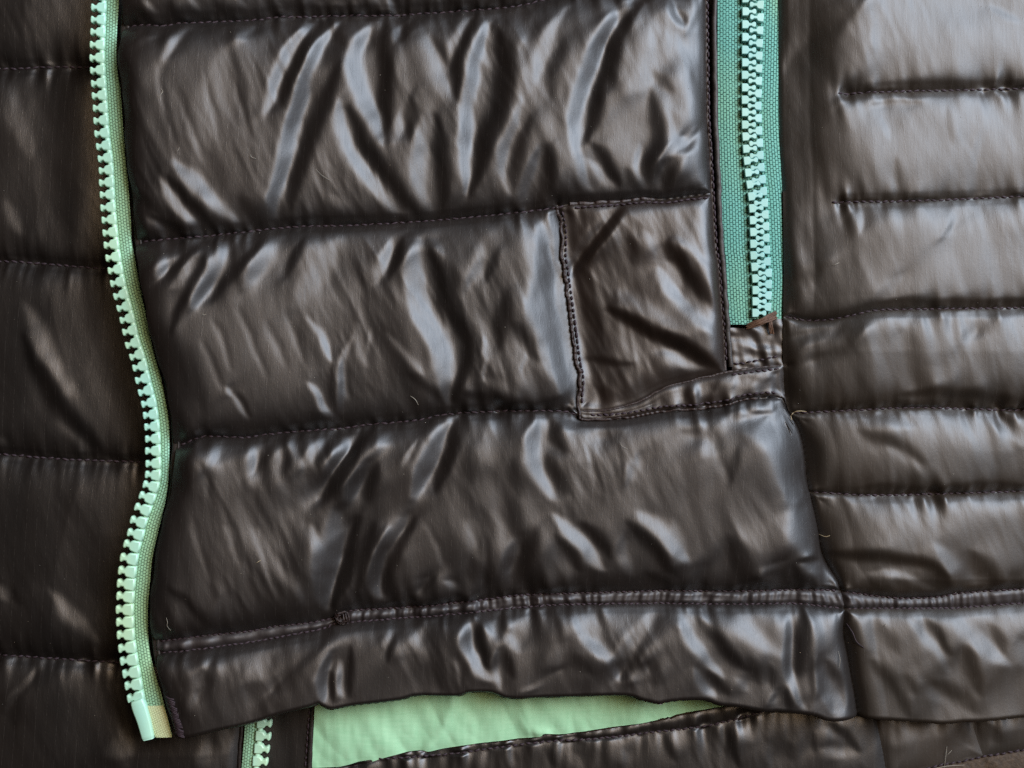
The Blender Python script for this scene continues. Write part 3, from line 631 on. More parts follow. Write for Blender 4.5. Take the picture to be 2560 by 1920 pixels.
def mesh_obj(name, verts, faces, mat, parent, uv=None, smooth_=True):
    """verts n x 3, faces m x 4 (or m x 3) arrays."""
    me = bpy.data.meshes.new(name)
    verts = np.ascontiguousarray(verts, np.float32); faces = np.ascontiguousarray(faces, np.int32)
    n, k = faces.shape
    me.vertices.add(len(verts)); me.vertices.foreach_set('co', verts.ravel())
    me.loops.add(n*k); me.loops.foreach_set('vertex_index', faces.ravel())
    me.polygons.add(n)
    me.polygons.foreach_set('loop_start', np.arange(0, n*k, k, dtype=np.int32))
    me.polygons.foreach_set('loop_total', np.full(n, k, np.int32))
    me.polygons.foreach_set('use_smooth', np.full(n, smooth_, bool))
    me.update(calc_edges=True)
    if uv is not None:
        l = me.uv_layers.new(name='UVMap')
        l.data.foreach_set('uv', np.ascontiguousarray(uv[faces.ravel()], np.float32).ravel())
    me.materials.append(mat)
    return link(bpy.data.objects.new(name, me), parent)

def empty(name, parent=None):
    o = bpy.data.objects.new(name, None)
    o.empty_display_size = 0.01
    return link(o, parent)

def lab(o, label=None, cat=None, group=None, kind=None):
    for k, v in (('label', label), ('category', cat), ('group', group), ('kind', kind)):
        if v: o[k] = v
    return o

def grid_faces(nu, nv):
    i = np.arange(nu*nv).reshape(nv, nu)
    return np.stack([i[1:, :-1], i[1:, 1:], i[:-1, 1:], i[:-1, :-1]], -1).reshape(-1, 4)

STEP = 3.2
def sheet(name, top, bot, left, right, relief, mat, parent, znom, lift=0.0, label=None):
    """Cloth between four traced lines, laid on a relief."""
    ev = lambda c, q: c(q) if callable(c) else np.full(np.shape(q), float(c))
    ys = np.linspace(-100, 1760, 400)
    wmax = np.max(np.abs(ev(right, ys)-ev(left, ys)))
    xs = np.linspace(-100, 2300, 600)
    # size
    u = np.linspace(0, 1, 5)
    def place(U, V):
        x = ev(left, np.full(U.shape, 800.0))*(1-U)+ev(right, np.full(U.shape, 800.0))*U
        y = ev(top, x)*(1-V)+ev(bot, x)*V
        for _ in range(14):
            xn = ev(left, y)*(1-U)+ev(right, y)*U
            yn = ev(top, xn)*(1-V)+ev(bot, xn)*V
            x = 0.5*x+0.5*xn; y = 0.5*y+0.5*yn
        return x, y
    U, V = np.meshgrid(np.linspace(0, 1, 40), np.linspace(0, 1, 40))
    x, y = place(U, V)
    lu = np.hypot(np.diff(x, axis=1), np.diff(y, axis=1)).sum(1).max(); lv = np.hypot(np.diff(x, axis=0), np.diff(y, axis=0)).sum(0).max()
    nu, nv = int(max(4, lu/STEP)), int(max(4, lv/STEP))
    # denser towards the sewn edges
    vv = np.linspace(0, 1, nv); vv = vv-0.06*np.sin(2*np.pi*vv)
    U, V = np.meshgrid(np.linspace(0, 1, nu), vv)
    x, y = place(U, V)
    z = sample(relief, x, y)+lift
    o = mesh_obj(name, world_xyz(x, y, z, znom).reshape(-1, 3), grid_faces(nu, nv), mat, parent)
    if label: o['label'] = label
    return o

def frames(p):
    t = np.gradient(p, axis=0)
    t /= np.maximum(np.linalg.norm(t, axis=1, keepdims=True), 1e-9)
    return t

def tubes(paths, rad, nside=6):
    """Many small tubes as vertex and face arrays. paths: list of n x 3 (units); rad: per-path array or scalar."""
    V, F, off = [], [], 0
    ca = np.linspace(0, 2*np.pi, nside, endpoint=False)
    for p, rr in zip(paths, rad):
        p = np.asarray(p, float); n = len(p)
        t = frames(p)
        up = np.array([0, 0, 1.0])
        s = np.cross(t, up); s /= np.maximum(np.linalg.norm(s, axis=1, keepdims=True), 1e-6)
        b = np.cross(s, t)
        rr = np.broadcast_to(rr, (n,))
        ring = p[:, None, :]+rr[:, None, None]*(np.cos(ca)[None, :, None]*s[:, None, :]+np.sin(ca)[None, :, None]*b[:, None, :])
        V.append(ring.reshape(-1, 3))
        i = np.arange(n*nside).reshape(n, nside)+off
        j = np.roll(i, -1, axis=1)
        F.append(np.stack([i[:-1], j[:-1], j[1:], i[1:]], -1).reshape(-1, 4))
        off += n*nside
    return np.vstack(V), np.vstack(F)

def to_world(v, znom):
    return world_xyz(v[:, 0], v[:, 1], v[:, 2], znom)

def resample(p, step):
    p = np.asarray(p)
    L = np.concatenate([[0], np.cumsum(np.hypot(*np.diff(p, axis=0).T))])
    n = max(2, int(L[-1]/step)+1)
    q = np.linspace(0, L[-1], n)
    return np.stack([np.interp(q, L, p[:, 0]), np.interp(q, L, p[:, 1])], 1)

def stitching(line, relief, parent, znom, pitch=16.5, rad=2.3, lift=0.4, mat=None, wob=2.0, name='stitching'):
    p = resample(line, 1.5)
    L = np.concatenate([[0], np.cumsum(np.hypot(*np.diff(p, axis=0).T))])
    paths, rads = [], []
    s = 2.0
    while s < L[-1]-pitch:
        ln = pitch*random.uniform(0.68, 0.84)
        q = np.linspace(s, s+ln, 5)
        x = np.interp(q, L, p[:, 0]); y = np.interp(q, L, p[:, 1])
        tilt = random.uniform(-1, 1)*wob
        y = y+np.linspace(-tilt, tilt, 5)+random.uniform(-.5, .5)
        z = sample(relief, x, y)+lift+np.array([-1.6, .5, 1.0, .5, -1.6])*0.9
        paths.append(np.stack([x, y, z], 1)); rads.append(rad*np.array([.55, 1, 1.05, 1, .55])*random.uniform(.85, 1.1))
        s += pitch*random.uniform(.95, 1.06)
    v, fc = tubes(paths, rads, 5)
    o = mesh_obj(name, to_world(v, znom), fc, mat or M_thread, parent)
    o['kind'] = 'stuff'
    return o

def strip(name, line, width, relief, mat, parent, znom, lift=2.0, hump=3.0, wav=0.8, label=None, uv=False, flat_z=None, seed=0):
    """A narrow bound edge or welt that follows a line; a closed hump in section."""
    p = resample(line, 2.5)
    n = len(p)
    t = np.gradient(p, axis=0); t /= np.linalg.norm(t, axis=1, keepdims=True)
    nrm = np.stack([t[:, 1], -t[:, 0]], 1)
    k = 9
    c = np.linspace(-1, 1, k)
    r = np.random.default_rng(seed)
    def sn(a, s):
        q = r.standard_normal(n+40); g = np.exp(-(np.arange(-20, 21)/s)**2); q = np.convolve(q, g/g.sum(), 'same')[20:-20]
        return a*q/max(q.std(), 1e-6)
    wv = sn(wav, 4); wz = sn(wav*0.7, 3); wd_ = sn(wav*0.8, 5)
    wdt = np.broadcast_to(width, (n,)) if np.ndim(width) else np.full(n, width)
    off = c[None, :]*((wdt+wd_)/2)[:, None]+wv[:, None]
    x = p[:, 0:1]+nrm[:, 0:1]*off; y = p[:, 1:2]+nrm[:, 1:2]*off
    zb = sample(relief, p[:, 0], p[:, 1]) if flat_z is None else np.full(n, flat_z)
    z = zb[:, None]+lift+hump*(np.sqrt(np.clip(1-np.abs(c)**2.4, 0, 1))[None, :]*(1+0.15*wz[:, None])) - (np.abs(c)[None, :] > .99)*4
    o = mesh_obj(name, world_xyz(x, y, z, znom).reshape(-1, 3), grid_faces(k, n), mat, parent)
    if label: o['label'] = label
    return o

def ribbon(name, lc, rc, y0, y1, zfun, mat, parent, znom, nu=15, label=None):
    """Zip tape between two upright lines, with UVs in metres."""
    y = np.arange(y0, y1+.1, 4.0)
    u = np.linspace(0, 1, nu)
    x = lc(y)[:, None]*(1-u)+rc(y)[:, None]*u
    Y = np.broadcast_to(y[:, None], x.shape)
    z = zfun(x, Y, np.broadcast_to(u, x.shape))
    uvv = np.stack([(x-lc(y)[:, None])*S, -Y*S], -1).reshape(-1, 2)
    o = mesh_obj(name, world_xyz(x, Y, z, znom).reshape(-1, 3), grid_faces(nu, len(y)), mat, parent, uv=uvv)
    if label: o['label'] = label
    return o

# ------------------------------------------------------------------ surface underneath
def ground():
    n = 60
    X, Y = np.meshgrid(np.linspace(-.6, .6, n), np.linspace(.6, -.6, n))
    Z = -0.0006+0.0002*np.sin(X*90)*np.cos(Y*70)
    o = mesh_obj('tabletop', np.stack([X, Y, Z], -1).reshape(-1, 3), grid_faces(n, n), M_table, None)
    lab(o, 'brown cloth covered surface the jacket lies on', None, None, 'structure')
ground()

# ------------------------------------------------------------------ the jacket
jacket = empty('quilted_jacket')
lab(jacket, 'dark brown quilted puffer jacket with mint green zips and lining, laid flat', 'jacket')

ZU = lambda x, y: 80.0+raised(x)
ZF = lambda x, y: 56.0+raised(x)
front = empty('front_panel', jacket)
lab(front, 'shiny quilted front panel beside the open front zip')
inner_left = lambda y: zip_right(y)+8+2.2*np.sin(y/31.)+1.6*np.sin(y/13.+1)+1.2*np.sin(y/71.)
TOPY = -100.0
sheet('quilted_baffle', TOPY, seam1, inner_left, plack_l, UP, M_front, front, ZU)
sheet('quilted_baffle', seam1, seam2, inner_left, plack_l, UP, M_front, front, ZU)
sheet('quilted_baffle', seam2, seam3, inner_left, lambda y: pocket_left(y)+1.5, UP, M_front, front, ZU)
sheet('quilted_baffle', seam3, dbl_top, inner_left, side_left, UP, M_front, front, ZU)
sheet('sewn_channel', dbl_top, dbl_bot, inner_left, side_left, UP, M_chan, front, ZU)
sheet('hem_band', dbl_bot, hem_low, inner_left, side_left, UP, M_front, front, ZU)
stitching(row(seam1, zip_right(60)+22, 1330, 400), UP, front, ZU)
stitching(row(seam2, zip_right(520)+16, 1225, 400), UP, front, ZU)
stitching(row(seam3, zip_right(970)+16, 1250, 400), UP, front, ZU)
stitching(row(dbl_top, zip_right(1400)+16, side_left(1300), 600), UP, front, ZU, pitch=13)
stitching(row(dbl_bot, zip_right(1420)+16, side_left(1325), 600), UP, front, ZU, pitch=13)

side = empty('side_panel', jacket)
lab(side, 'narrower quilted side panel right of the pocket zip')
RX = 2305.0
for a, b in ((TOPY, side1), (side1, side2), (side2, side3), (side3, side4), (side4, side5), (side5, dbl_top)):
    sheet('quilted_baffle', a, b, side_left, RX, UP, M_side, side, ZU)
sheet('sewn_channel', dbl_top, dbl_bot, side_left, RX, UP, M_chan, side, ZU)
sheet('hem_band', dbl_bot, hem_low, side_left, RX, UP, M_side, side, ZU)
for c, x0 in ((side1, 1800), (side2, 1790), (side3, side_left(675)+4), (side4, side_left(890)+10), (side5, side_left(1065)+6)):
    stitching(row(c, x0, 2290, 300), UP, side, ZU, pitch=15)
stitching(row(dbl_top, side_left(1300)+4, 2290, 300), UP, side, ZU, pitch=13)
stitching(row(dbl_bot, side_left(1325)+4, 2290, 300), UP, side, ZU, pitch=13)

# -- pocket patch, its bound edges and the zip end
pk = empty('pocket_patch', jacket)
lab(pk, 'brown pocket patch sewn below the pocket zip')
sheet('patch_cloth', seam2, band_top, lambda y: pocket_left(y)+2, plack_l, UP, M_patch, pk, ZU)
sheet('patch_band', band_top, seam3, lambda y: np.full(np.shape(y), 1244.0), side_left, UP, M_patch, pk, ZU, lift=1.0)
strip('bound_edge', col(pocket_left, seam2(1225)+2, 905, 200), 9, UP, M_edge, pk, ZU, lift=3, hump=5, wav=1.4, seed=1)
strip('bound_edge', row(seam3, 1252, 1640, 200), 7, UP, M_edge, pk, ZU, lift=1, hump=4, wav=.8, seed=2)
strip('bound_edge', row(seam2, 1232, 1420, 120), 9, UP, M_edge, pk, ZU, lift=1, hump=3, wav=1.0, seed=3)
strip('bound_edge', row(band_top, 1262, 1690, 200), 5, UP, M_edge, pk, ZU, lift=0, hump=2.5, wav=.7, seed=4)
stitching(np.array([(x, seam2(x)+9) for x in np.linspace(1240, 1535, 120)]), UP, pk, ZU, pitch=14, lift=2)
stitching(np.array([(pocket_left(y)+8, y) for y in np.linspace(seam2(1240)+14, 880, 160)]), UP, pk, ZU, pitch=13, lift=3.5)
stitching(np.array([(x, seam3(x)-10) for x in np.linspace(1275, 1690, 160)]), UP, pk, ZU, pitch=13, lift=2)
stitching(np.array([(x, band_top(x)+7) for x in np.linspace(1580, 1690, 60)]), UP, pk, ZU, pitch=13, lift=2)

# -- welt left of the pocket zip
wl = empty('zip_welt', jacket)
mid = lambda y: (plack_l(y)+plack_r(y))/2
strip('welt_fold', np.array([(mid(y)+6, y) for y in np.linspace(-100, 792, 300)]), 13, UP, M_plack, wl, ZU, lift=1, hump=6, wav=.6, flat_z=62, seed=5)
strip('welt_fold', np.array([(plack_l(y)+2, y) for y in np.linspace(-100, 800, 300)]), 9, UP, M_edge, wl, ZU, lift=0, hump=3, wav=.6, flat_z=60, seed=6)
stitching(np.array([(plack_l(y)+5, y) for y in np.linspace(-90, 795, 300)]), np.full_like(UP, 63.0), wl, ZU, pitch=15, lift=0.5)

# ------------------------------------------------------------------ zips
def tooth_mesh(name, body_w, body_h, head_w, tip_h, waist_h, thick, bev):
    """One moulded tooth: block, waist and flared rounded head. Head points to -x; origin at the tape edge."""
    pts = [(0, body_h/2), (0, -body_h/2), (-body_w*.78, -body_h/2), (-body_w*.98, -body_h*.40), (-body_w-1.2, -waist_h/2-.6), (-body_w-head_w*.38, -waist_h/2),
           (-body_w-head_w*.62, -tip_h*.46), (-body_w-head_w*.85, -tip_h/2), (-body_w-head_w, -tip_h*.33), (-body_w-head_w*1.04, 0)]
    pts = pts + [(x, -y) for x, y in pts[-2:1:-1]]
    p = np.array(pts)
    n = len(p)
    d = np.gradient(np.vstack([p[-1:], p, p[:1]]), axis=0)[1:-1]
    nn = np.stack([d[:, 1], -d[:, 0]], 1); nn /= np.maximum(np.linalg.norm(nn, axis=1, keepdims=True), 1e-6)
    area_ = 0.5*np.sum(p[:, 0]*np.roll(p[:, 1], -1)-p[:, 1]*np.roll(p[:, 0], -1))
    if area_ < 0: nn = -nn
    rings = [(0, 0.0), (0, thick-bev), (-bev*.35, thick-bev*.3), (-bev, thick)]
    verts = []
    for ins, z in rings:
        q = p+nn*ins
        verts += [(x*S, y*S, z*S) for x, y in q]
    faces = []
    for r_ in range(len(rings)-1):
        for i in range(n):
            j = (i+1) % n
            a, b, c, e = r_*n+i, r_*n+j, (r_+1)*n+j, (r_+1)*n+i
            faces.append((a, b, c, e))
    faces.append(tuple((len(rings)-1)*n+i for i in range(n)))
    if area_ < 0:
        faces = [fc[::-1] for fc in faces]
    me = bpy.data.meshes.new(name)
    me.from_pydata(verts, [], faces)
    me.update()
    for q in me.polygons: q.use_smooth = len(q.vertices) == 4
    return me

def teeth(parent, me, line, y0, y1, pitch, znom, z, flip=False, phase=0.0, base_off=0.0, size=None, mat=None):
    p = resample(col(line, y0, y1, 500), 1.0)
    L = np.concatenate([[0], np.cumsum(np.hypot(*np.diff(p, axis=0).T))])
    s, first = phase, None
    i = 0
    while s < L[-1]:
        x = np.interp(s, L, p[:, 0]); y = np.interp(s, L, p[:, 1])
        x2 = np.interp(s+12, L, p[:, 0]); y2 = np.interp(s+12, L, p[:, 1]); x1 = np.interp(s-12, L, p[:, 0]); y1_ = np.interp(s-12, L, p[:, 1])
        ang = math.atan2((x2-x1), (y2-y1_))
        if first is None:
            o = bpy.data.objects.new('tooth', me); first = o
        else:
            o = first.copy()
        w = world_xyz(x+base_off, y, z(x, y) if callable(z) else z, znom)
        o.location = w
        o.rotation_euler = (random.uniform(-.03, .03), random.uniform(-.03, .03), ang + (math.pi if flip else 0)+random.uniform(-.02, .02))
        k = (size(y) if size else 1.0)*random.uniform(.985, 1.015)
        o.scale = (k, k, k)
        link(o, parent)
        s += pitch(y) if callable(pitch) else pitch
        i += 1
    return i

# -- open front zip
fz = empty('front_zip', jacket)
lab(fz, 'open mint front zip, one chain with its teeth pointing left')
ZT = 55.0+raised(300.0)-2
zt = lambda x, y, u: ZT+3*np.sin(np.pi*np.clip(u, 0, 1))**.6-1.5*u+1.5*np.sin(y/60.)
ribbon('zip_tape', lambda y: zip_left(y)-1, zip_right, -100, 1545, zt, M_tape, fz, ZF)
me_t = tooth_mesh('tooth_front', 19, 21.5, 13.5, 16.0, 9.0, 15, 3.4); me_t.materials.append(M_tooth)
size_f = lambda y: float(np.interp(y, [0, 700, 1000, 1250, 1600], [.98, 1.0, 1.02, 1.17, 1.14]))
nt_ = teeth(fz, me_t, zip_left, -90, 1508, lambda y: 26.9*float(np.interp(y, [0, 1100, 1250, 1600], [1, 1, 1.0, 1.0])), ZF, lambda x, y: ZT-6+1.5*math.sin(y/60.), base_off=1.5, size=size_f)
cl = resample(col(zip_left, -100, 1515, 400), 4)
v, fc = tubes([np.column_stack([cl[:, 0]-5, cl[:, 1], np.full(len(cl), ZT)+1.5*np.sin(cl[:, 1]/60.)])], [6.5], 7)
mesh_obj('zip_cord', to_world(v, ZF), fc, M_tooth, fz)
# cord wraps seen between the teeth, and the bottom pin with its film
pin = smooth(T('G', (846,1150),(868,1215),(893,1290),(918,1392)), 8)
def pin_mesh():
    c = resample(pin, 3); n = len(c)
    t = frames(np.column_stack([c, np.zeros(n)])); s = np.stack([-t[:, 1], t[:, 0]], 1)
    prof = np.array([(-1,0),(-1,.72),(-.88,.94),(-.7,1),(.7,1),(.88,.94),(1,.72),(1,0)])
    V = []
    for i in range(n):
        e = min(1, (min(i, n-1-i)+1)/3)**.5
        w = np.interp(i/n, [0, .2, .6, 1], [15, 16.5, 15, 13])*(.75+.25*e)
        for a, b in prof:
            V.append((c[i, 0]+s[i, 0]*a*w, c[i, 1]+s[i, 1]*a*w, ZT-6+b*21*(.8+.2*e)))
    V = np.array(V); F = grid_faces(len(prof), n)
    return V, F
V, F = pin_mesh()
V = np.vstack([V, V[:8].mean(0), V[-8:].mean(0)])
tri = [(i+1, i, len(V)-2, len(V)-2) for i in range(7)]
q = len(V)-2-8
tri += [(q+i, q+i+1, len(V)-1, len(V)-1) for i in range(7)]
me = bpy.data.meshes.new('pin')
me.from_pydata([tuple(x) for x in to_world(V, ZF)], [], [tuple(int(a) for a in x) for x in F]+[tuple(int(a) for a in x[:3]) for x in tri])
for pg in me.polygons: pg.use_smooth = True
me.materials.append(M_tooth)
link(bpy.data.objects.new('zip_pin', me), fz)
pt_l = Curve(T('G', (886,1185),(905,1240),(935,1330),(962,1388)), 'y'); pt_r = Curve(T('G', (1000,1185),(1022,1240),(1045,1330),(1058,1382)), 'y')
ribbon('zip_film', pt_l, pt_r, T('G', (0,1188))[0][1], T('G', (0,1384))[0][1], lambda x, y, u: ZT+4+3*np.sin(np.pi*u)**.6-4*u+1.0*np.sin(y/60.), M_film, fz, ZF)
ribbon('zip_tape', pt_l, pt_r, T('G', (0,1175))[0][1], T('G', (0,1380))[0][1], lambda x, y, u: ZT+1+3*np.sin(np.pi*u)**.6-4*u, M_tape, fz, ZF)
# placket edge along the tape
strip('placket_edge', np.array([(zip_right(y)+6, y) for y in np.linspace(-100, 1594, 500)]), 16, UP, M_plack, front, ZU, lift=0, hump=4, wav=.8, flat_z=ZT-1, seed=7)
strip('placket_edge', np.array([(zip_right(y)+13, y) for y in np.linspace(-100, 1580, 500)]), 7, UP, M_plack, front, ZU, lift=2, hump=4, wav=1.3, flat_z=ZT, seed=8)
# bar tack of black thread at the corner of the hem
bt = []
br = []
ca_, cb_ = T('G', (1055,1135),(1120,1365))
for i in range(26):
    t = i/25
    x = ca_[0]+(cb_[0]-ca_[0])*t; y = ca_[1]+(cb_[1]-ca_[1])*t
    w = 10
    a = np.linspace(-w+random.uniform(-2, 2), w+random.uniform(-2, 2), 5)
    xx = x+a; yy = y+a*random.uniform(-.1, .6)
    bt.append(np.stack([xx, yy, sample(UP, xx, yy)+np.array([0, 2, 3, 2, 0])+1], 1)); br.append(1.9)
v, fc = tubes(bt, br, 5)
lab(mesh_obj('bar_tack', to_world(v, ZU), fc, M_thread, front), None, None, None, 'stuff')

# the knot where the hem stitching was gathered
kp, kr = [], []
kx, ky = T('H', (135, 652))[0]
for i in range(16):
    a0 = random.uniform(0, 6.28)
    t = np.linspace(0, 1, 9)
    x = kx+random.uniform(-5, 5)+9*np.cos(a0+t*3.4)*(1+.3*np.sin(5*t+i)); y = ky+random.uniform(-6, 8)+11*np.sin(a0+t*3.4)
    kp.append(np.stack([x, y, sample(UP, x, y)+2+random.uniform(0, 6)+5*np.sin(np.pi*t)], 1)); kr.append(1.6)
v, fc = tubes(kp, kr, 5)
lab(mesh_obj('thread_knot', to_world(v, ZU), fc, M_edge, front), 'tangled dark thread knot on the hem stitching', None, None, 'stuff')

# -- pocket zip, closed
pz = empty('pocket_zip', jacket)
lab(pz, 'closed teal pocket zip with interlocked aqua teeth')
c_left = Curve(T('C', (484,-290),(484,0),(482,400),(483,800),(500,1050),(525,1250),(535,1573)) + T('F', (543,200),(546,300),(545,520)), 'y')
c_right = Curve(T('C', (622,-290),(620,0),(610,400),(605,700),(622,1000),(645,1250),(660,1573)) + T('F', (668,200),(668,300),(660,520)), 'y')
ZP = 60.0
YE = T('F', (0, 525))[0][1]
ztl = lambda x, y, u: ZP-1+4*np.sin(np.pi*np.clip(u*.9+.1, 0, 1))
ribbon('zip_tape', plack_r, lambda y: c_left(y)+4, -100, YE, ztl, M_tape2, pz, ZU)
ribbon('zip_tape', lambda y: c_right(y)-4, lambda y: side_left(y)+8, -100, YE-14, lambda x, y, u: ZP+2-5*u**2+3*np.sin(np.pi*u), M_tape2, pz, ZU)
ribbon('zip_cord', lambda y: c_left(y)+2, lambda y: c_right(y)-2, -100, YE-14, lambda x, y, u: np.full(x.shape, ZP-2.0), M_tape2, pz, ZU, nu=5)
me_c = tooth_mesh('tooth_pocket', 14.5, 18.5, 16.2, 12.6, 6.0, 13, 1.6); me_c.materials.append(M_tooth2)
P2 = 26.2
pit = lambda y: float(np.interp(y, [0, 250, 450, 700], [28.0, 26.6, 25.6, 24.4]))
teeth(pz, me_c, c_left, -90, YE-14, pit, ZU, ZP+.5, flip=True, phase=0.0)
teeth(pz, me_c, c_right, -90, YE-34, pit, ZU, ZP+.5, flip=False, phase=13.6)
# little end patch and the brown bar tack across the chain
end_t = Curve([(1400, YE+4)] + T('F', (400,536),(530,540),(620,505),(735,480),(900,470)), 'x')
sheet('zip_end_patch', end_t, band_top, plack_r, side_left, np.full_like(UP, 61.0)+2.0*grain(80, 14, 6, 51)+1.5*grain(10, 20, 6, 52), M_patch, pk, ZU)
stitching(row(Curve([(1400, 790)] + T('F', (430,760),(560,742),(730,712),(900,700)), 'x'), plack_r(770)+4, side_left(760)-2, 60), np.full_like(UP, 64.0), pk, ZU, pitch=14)
bp, brr = [], []
for i in range(20):
    a = T('F', (525+random.uniform(-12, 12), 518+i*1.5+random.uniform(-7, 7)), (690+random.uniform(-16, 16), 444+i*2+random.uniform(-8, 8)))
    t = np.linspace(0, 1, 9)
    x = a[0][0]*(1-t)+a[1][0]*t; y = a[0][1]*(1-t)+a[1][1]*t+1.5*np.sin(t*6+i)
    bp.append(np.stack([x, y, 66+8*np.sin(np.pi*t)+random.uniform(-2, 2)], 1)); brr.append(1.3)
for i in range(10):
    a = T('F', (655+random.uniform(-10, 10), 470), (668+random.uniform(-16, 16), 575))
    t = np.linspace(0, 1, 8)
    x = a[0][0]*(1-t)+a[1][0]*t+1.5*np.sin(t*5+i); y = a[0][1]*(1-t)+a[1][1]*t
    bp.append(np.stack([x, y, 66+5*np.sin(np.pi*t)+random.uniform(-1, 1)], 1)); brr.append(1.1)
v, fc = tubes(bp, brr, 6)
lab(mesh_obj('bar_tack', to_world(v, ZU), fc, M_brown_thread, pz), 'frayed brown thread tack across the zip end', None, None, 'stuff')

# ------------------------------------------------------------------ lower layers
ZL = 30.0
lowf = empty('lower_front', jacket)
lab(lowf, 'shaded quilted front half lying underneath at the left')
for a, b in ((TOPY, und1), (und1, und2), (und2, und3), (und3, und4), (und4, 1750.0)):
    sheet('quilted_baffle', a, b, -105.0, under_edge, LOW, M_under, lowf, ZL)
for c, x1 in ((und1, 240), (und2, 270), (und3, 340), (und4, 300)):
    stitching(row(c, -100, x1, 100), LOW, lowf, ZL, pitch=16)
strip('placket_edge', np.array([(under_edge(y)+2, y) for y in np.linspace(1480, 1750, 120)]), 9, LOW, M_plack, lowf, ZL, lift=1, hump=5, wav=.7, flat_z=12, seed=9)

uz = empty('lower_zip', jacket)
lab(uz, 'short stretch of the other mint zip chain below the hem')
utl = lambda y: under_edge(y)+10
ribbon('zip_tape', utl, under_zip_r, 1470, 1750, lambda x, y, u: 22+4*np.sin(np.pi*u), M_tape, uz, ZL)
me_u = tooth_mesh('tooth_lower', 19, 22.5, 14, 17, 9.5, 14, 3.4); me_u.materials.append(M_tooth)
teeth(uz, me_u, under_zip_r, 1475, 1745, 27.5, ZL, 20, flip=True, phase=4, base_off=-5)
cl = resample(col(under_zip_r, 1470, 1750, 60), 4)
v, fc = tubes([np.column_stack([cl[:, 0]+3, cl[:, 1], np.full(len(cl), 26.0)])], [6.0], 7)
mesh_obj('zip_cord', to_world(v, ZL), fc, M_tooth, uz)

flap = empty('inner_flap', jacket)
lab(flap, 'narrow dark facing strip beside the lower zip')
FL = 13+1.5*grain(85, 40, 14, 61)+0.0*GX
ff_r = lambda y: lining_left(y)-1
sheet('flap_cloth', 1470.0, 1750.0, lambda y: under_zip_r(y)+2, ff_r, FL, M_under, flap, ZL)
strip('flap_fold', np.array([(lining_left(y)-5, y) for y in np.linspace(1475, 1750, 120)]), 13, FL, M_plack, flap, ZL, lift=0, hump=8, wav=.5, seed=10)
stitching(np.array([(lining_left(y)-14, y) for y in np.linspace(1480, 1745, 120)]), FL, flap, ZL, pitch=14, lift=.8)

sheet('lining', 1455.0, lining_low, lining_left, 1705.0, LIN, M_lining, jacket, 26, label='smooth mint green lining showing below the hem')

back = empty('back_panel', jacket)
lab(back, 'gathered dark back hem along the bottom')
sheet('top_band', lining_low, back_stitch, 545.0, RX, BACK, M_under, back, 26)
clampl = lambda c: (lambda x: np.minimum(c(x), 1752.0))
sheet('hem_piece', back_stitch, clampl(lambda x: np.where(x < 1500, 1752.0, back_low(x))), 545.0, back_up, BACK, M_under, back, 26)
sheet('hem_piece', back_stitch, clampl(back_low), back_up, back_up2, BACK, M_side, back, 26)
sheet('hem_piece', back_stitch, clampl(back_low), back_up2, RX, BACK, M_side, back, 26)
sheet('lower_edge', back_low, 1765.0, lambda y: np.full(np.shape(y), 1900.0), RX, BACK-3, simple('worn_edge', (0.040, 0.025, 0.014), .7, .3, 700, .0005, .4), back, 26)
stitching(row(back_stitch, 815, 1760, 300), BACK, back, 26, pitch=14)
stitching(row(back_low, 1880, 2300, 120), BACK, back, 26, pitch=14)

# ------------------------------------------------------------------ loose threads and lint lying on the jacket
def hair(name, pts, relief, znom, rad, label, cat, mat=None, group=None, lift=1.0, arch=4):
    p = smooth(pts, 8)
    t = np.linspace(0, 1, len(p))
    z = sample(relief, p[:, 0], p[:, 1])+lift+arch*np.sin(np.pi*t)
    v, fc = tubes([np.column_stack([p, z])], [.55*rad*(.5+.5*np.sin(np.pi*np.clip(t, .1, .9)))], 5)
    w = to_world(v, znom)
    c = w.mean(0)
    o = mesh_obj(name, w-c, fc, mat or M_lint, None)
    o.location = c
    return lab(o, label, cat, group)
GL = 'lint fibres on the jacket'
hair('lint_fibre', T('A',(1018,568),(1030,590),(1015,612),(1012,632)), UP, ZU, .9, 'curled pale lint fibre high on the front panel near the front zip', 'lint', group=GL)
hair('lint_fibre', T('A',(1128,925),(1122,945),(1108,955)), UP, ZU, .8, 'tiny hooked lint fibre in the middle of the tall upper baffle', 'lint', group=GL)
hair('lint_fibre', T('A',(1556,962),(1566,982),(1590,990)), UP, ZU, .8, 'bent lint fibre left of the long slanting fold', 'lint', group=GL)
hair('lint_fibre', T('A',(1955,1055),(1990,1090),(2045,1125)), UP, ZU, .6, 'straight thin lint fibre right of the long slanting fold', 'lint', group=GL)
hair('lint_fibre', T('D',(1265,455),(1280,467),(1292,462)), UP, ZU, .7, 'small lint fibre in the dark corner of the second baffle', 'lint', group=GL)
hair('lint_fibre', T('E',(560,958),(590,980),(606,1012)), UP, ZU, 1.1, 'short pale lint fibre just above the third seam', 'lint', group=GL)
hair('lint_fibre', T('E',(1840,1240),(1850,1262),(1885,1282)), UP, ZU, .7, 'lint fibre below the pocket patch', 'lint', group=GL)
hair('lint_fibre', T('G',(1036,640),(1046,665),(1042,690),(1058,722)), UP, ZU, .8, 'wavy lint fibre beside the lower end of the front zip', 'lint', group=GL)
hair('lint_fibre', T('G',(1590,302),(1606,292),(1622,282)), UP, ZU, .8, 'tan lint fibre on the shaded third baffle', 'lint', M_tan, group=GL)
hair('lint_fibre', T('I',(975,148),(1000,156),(1026,148)), UP, ZU, 1.2, 'tan lint fibre at the side seam above the hem', 'lint', M_tan, group=GL)
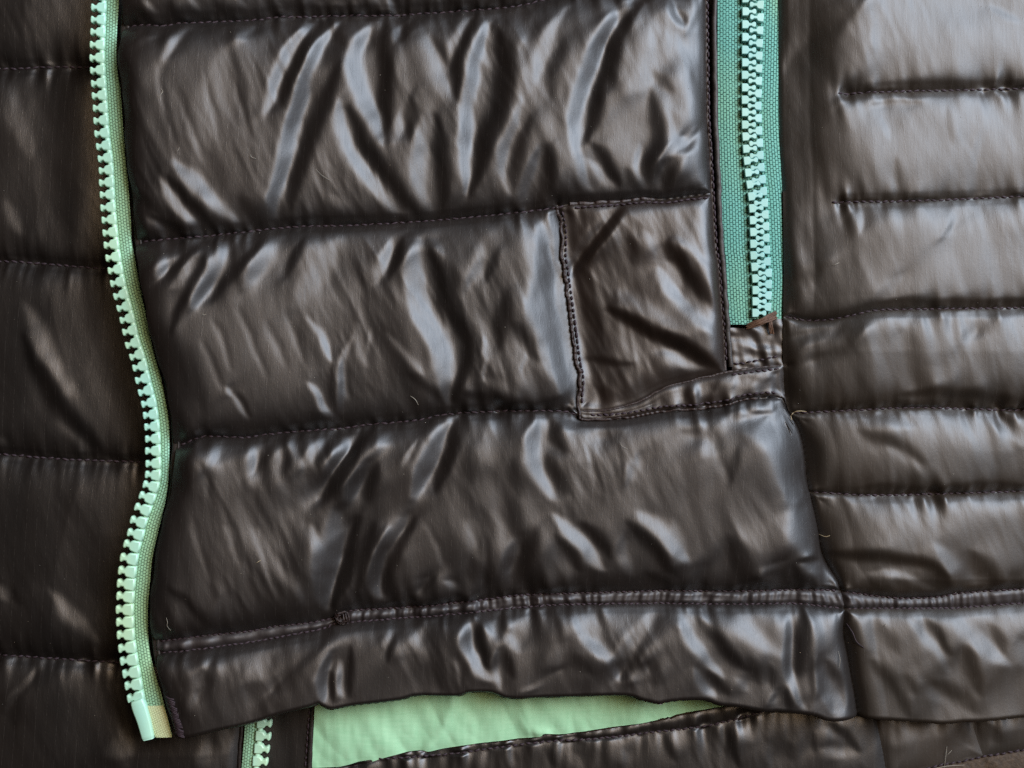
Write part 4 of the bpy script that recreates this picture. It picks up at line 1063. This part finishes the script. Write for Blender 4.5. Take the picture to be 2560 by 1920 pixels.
hair('lint_fibre', T('I',(1064,850),(1070,900),(1062,950)), UP, ZU, .7, 'pale lint fibre on the hem left of its side seam', 'lint', group=GL)
hair('lint_fibre', T('I',(1345,700),(1362,686)), UP, ZU, .9, 'short lint fibre on the hem of the side panel', 'lint', group=GL)
hair('lint_fibre', T('F',(1010,165),(1030,158),(1052,148)), UP, ZU, .9, 'pale lint fibre on the side panel right of the pocket zip', 'lint', group=GL)
hair('loose_hair', T('I',(1738,1440),(1730,1500),(1728,1580)), BACK, 26, .9, 'upright pale hair on the back hem at the bottom right', 'hair')
hair('loose_hair', T('I',(1735,1500),(1750,1480),(1770,1465)), BACK, 26, .7, 'short slanting pale hair branching from the upright hair', 'hair')
hair('loose_hair', T('I',(1640,1585),(1740,1562),(1850,1558)), BACK, 26, .9, 'level pale hair at the bottom edge', 'hair')
hair('loose_thread', T('F',(802,1108),(800,1078),(822,1056),(855,1052),(888,1056)), UP, ZU, 1.4, 'tan thread end where the side seam meets a baffle seam', 'thread', M_tan)
hair('loose_thread', T('I',(1128,690),(1155,740),(1175,790),(1220,828)), UP, ZU, 2.2, 'dark thread tail hanging off the side seam on the hem', 'thread', M_thread)

# dust specks
dp = []
for i in range(260):
    x, y = random.uniform(10, 2200), random.uniform(5, 1580)
    if zip_left(y)-40 < x < zip_right(y)+10 or plack_l(y) < x < side_left(y)+10 and y < 700: continue
    up = x > zip_right(y)+10 and y < hem_low(x)-20
    if not up and x > 480: continue
    dp.append((x, y, sample(UP if up else LOW, np.array([x]), np.array([y]))[0]+.6, ZU if up else ZL))
V, F = [], []
for x, y, z, zn in dp:
    r_ = random.choice((.4, .5, .55, .8)); b = len(V)
    for dx, dy, dz in ((1,0,0),(-1,0,0),(0,1,0),(0,-1,0),(0,0,1),(0,0,-1)):
        V.append(tuple(world_xyz(x+dx*r_*random.uniform(.7, 1.8), y+dy*r_, z+dz*r_, zn)))
    for a, c, e in ((0,2,4),(2,1,4),(1,3,4),(3,0,4),(2,0,5),(1,2,5),(3,1,5),(0,3,5)):
        F.append((b+a, b+c, b+e))
dust = mesh_obj('dust', np.array(V), np.array(F), M_lint, None)
lab(dust, 'scattered pale dust specks over the dark nylon', 'dust', None, 'stuff')
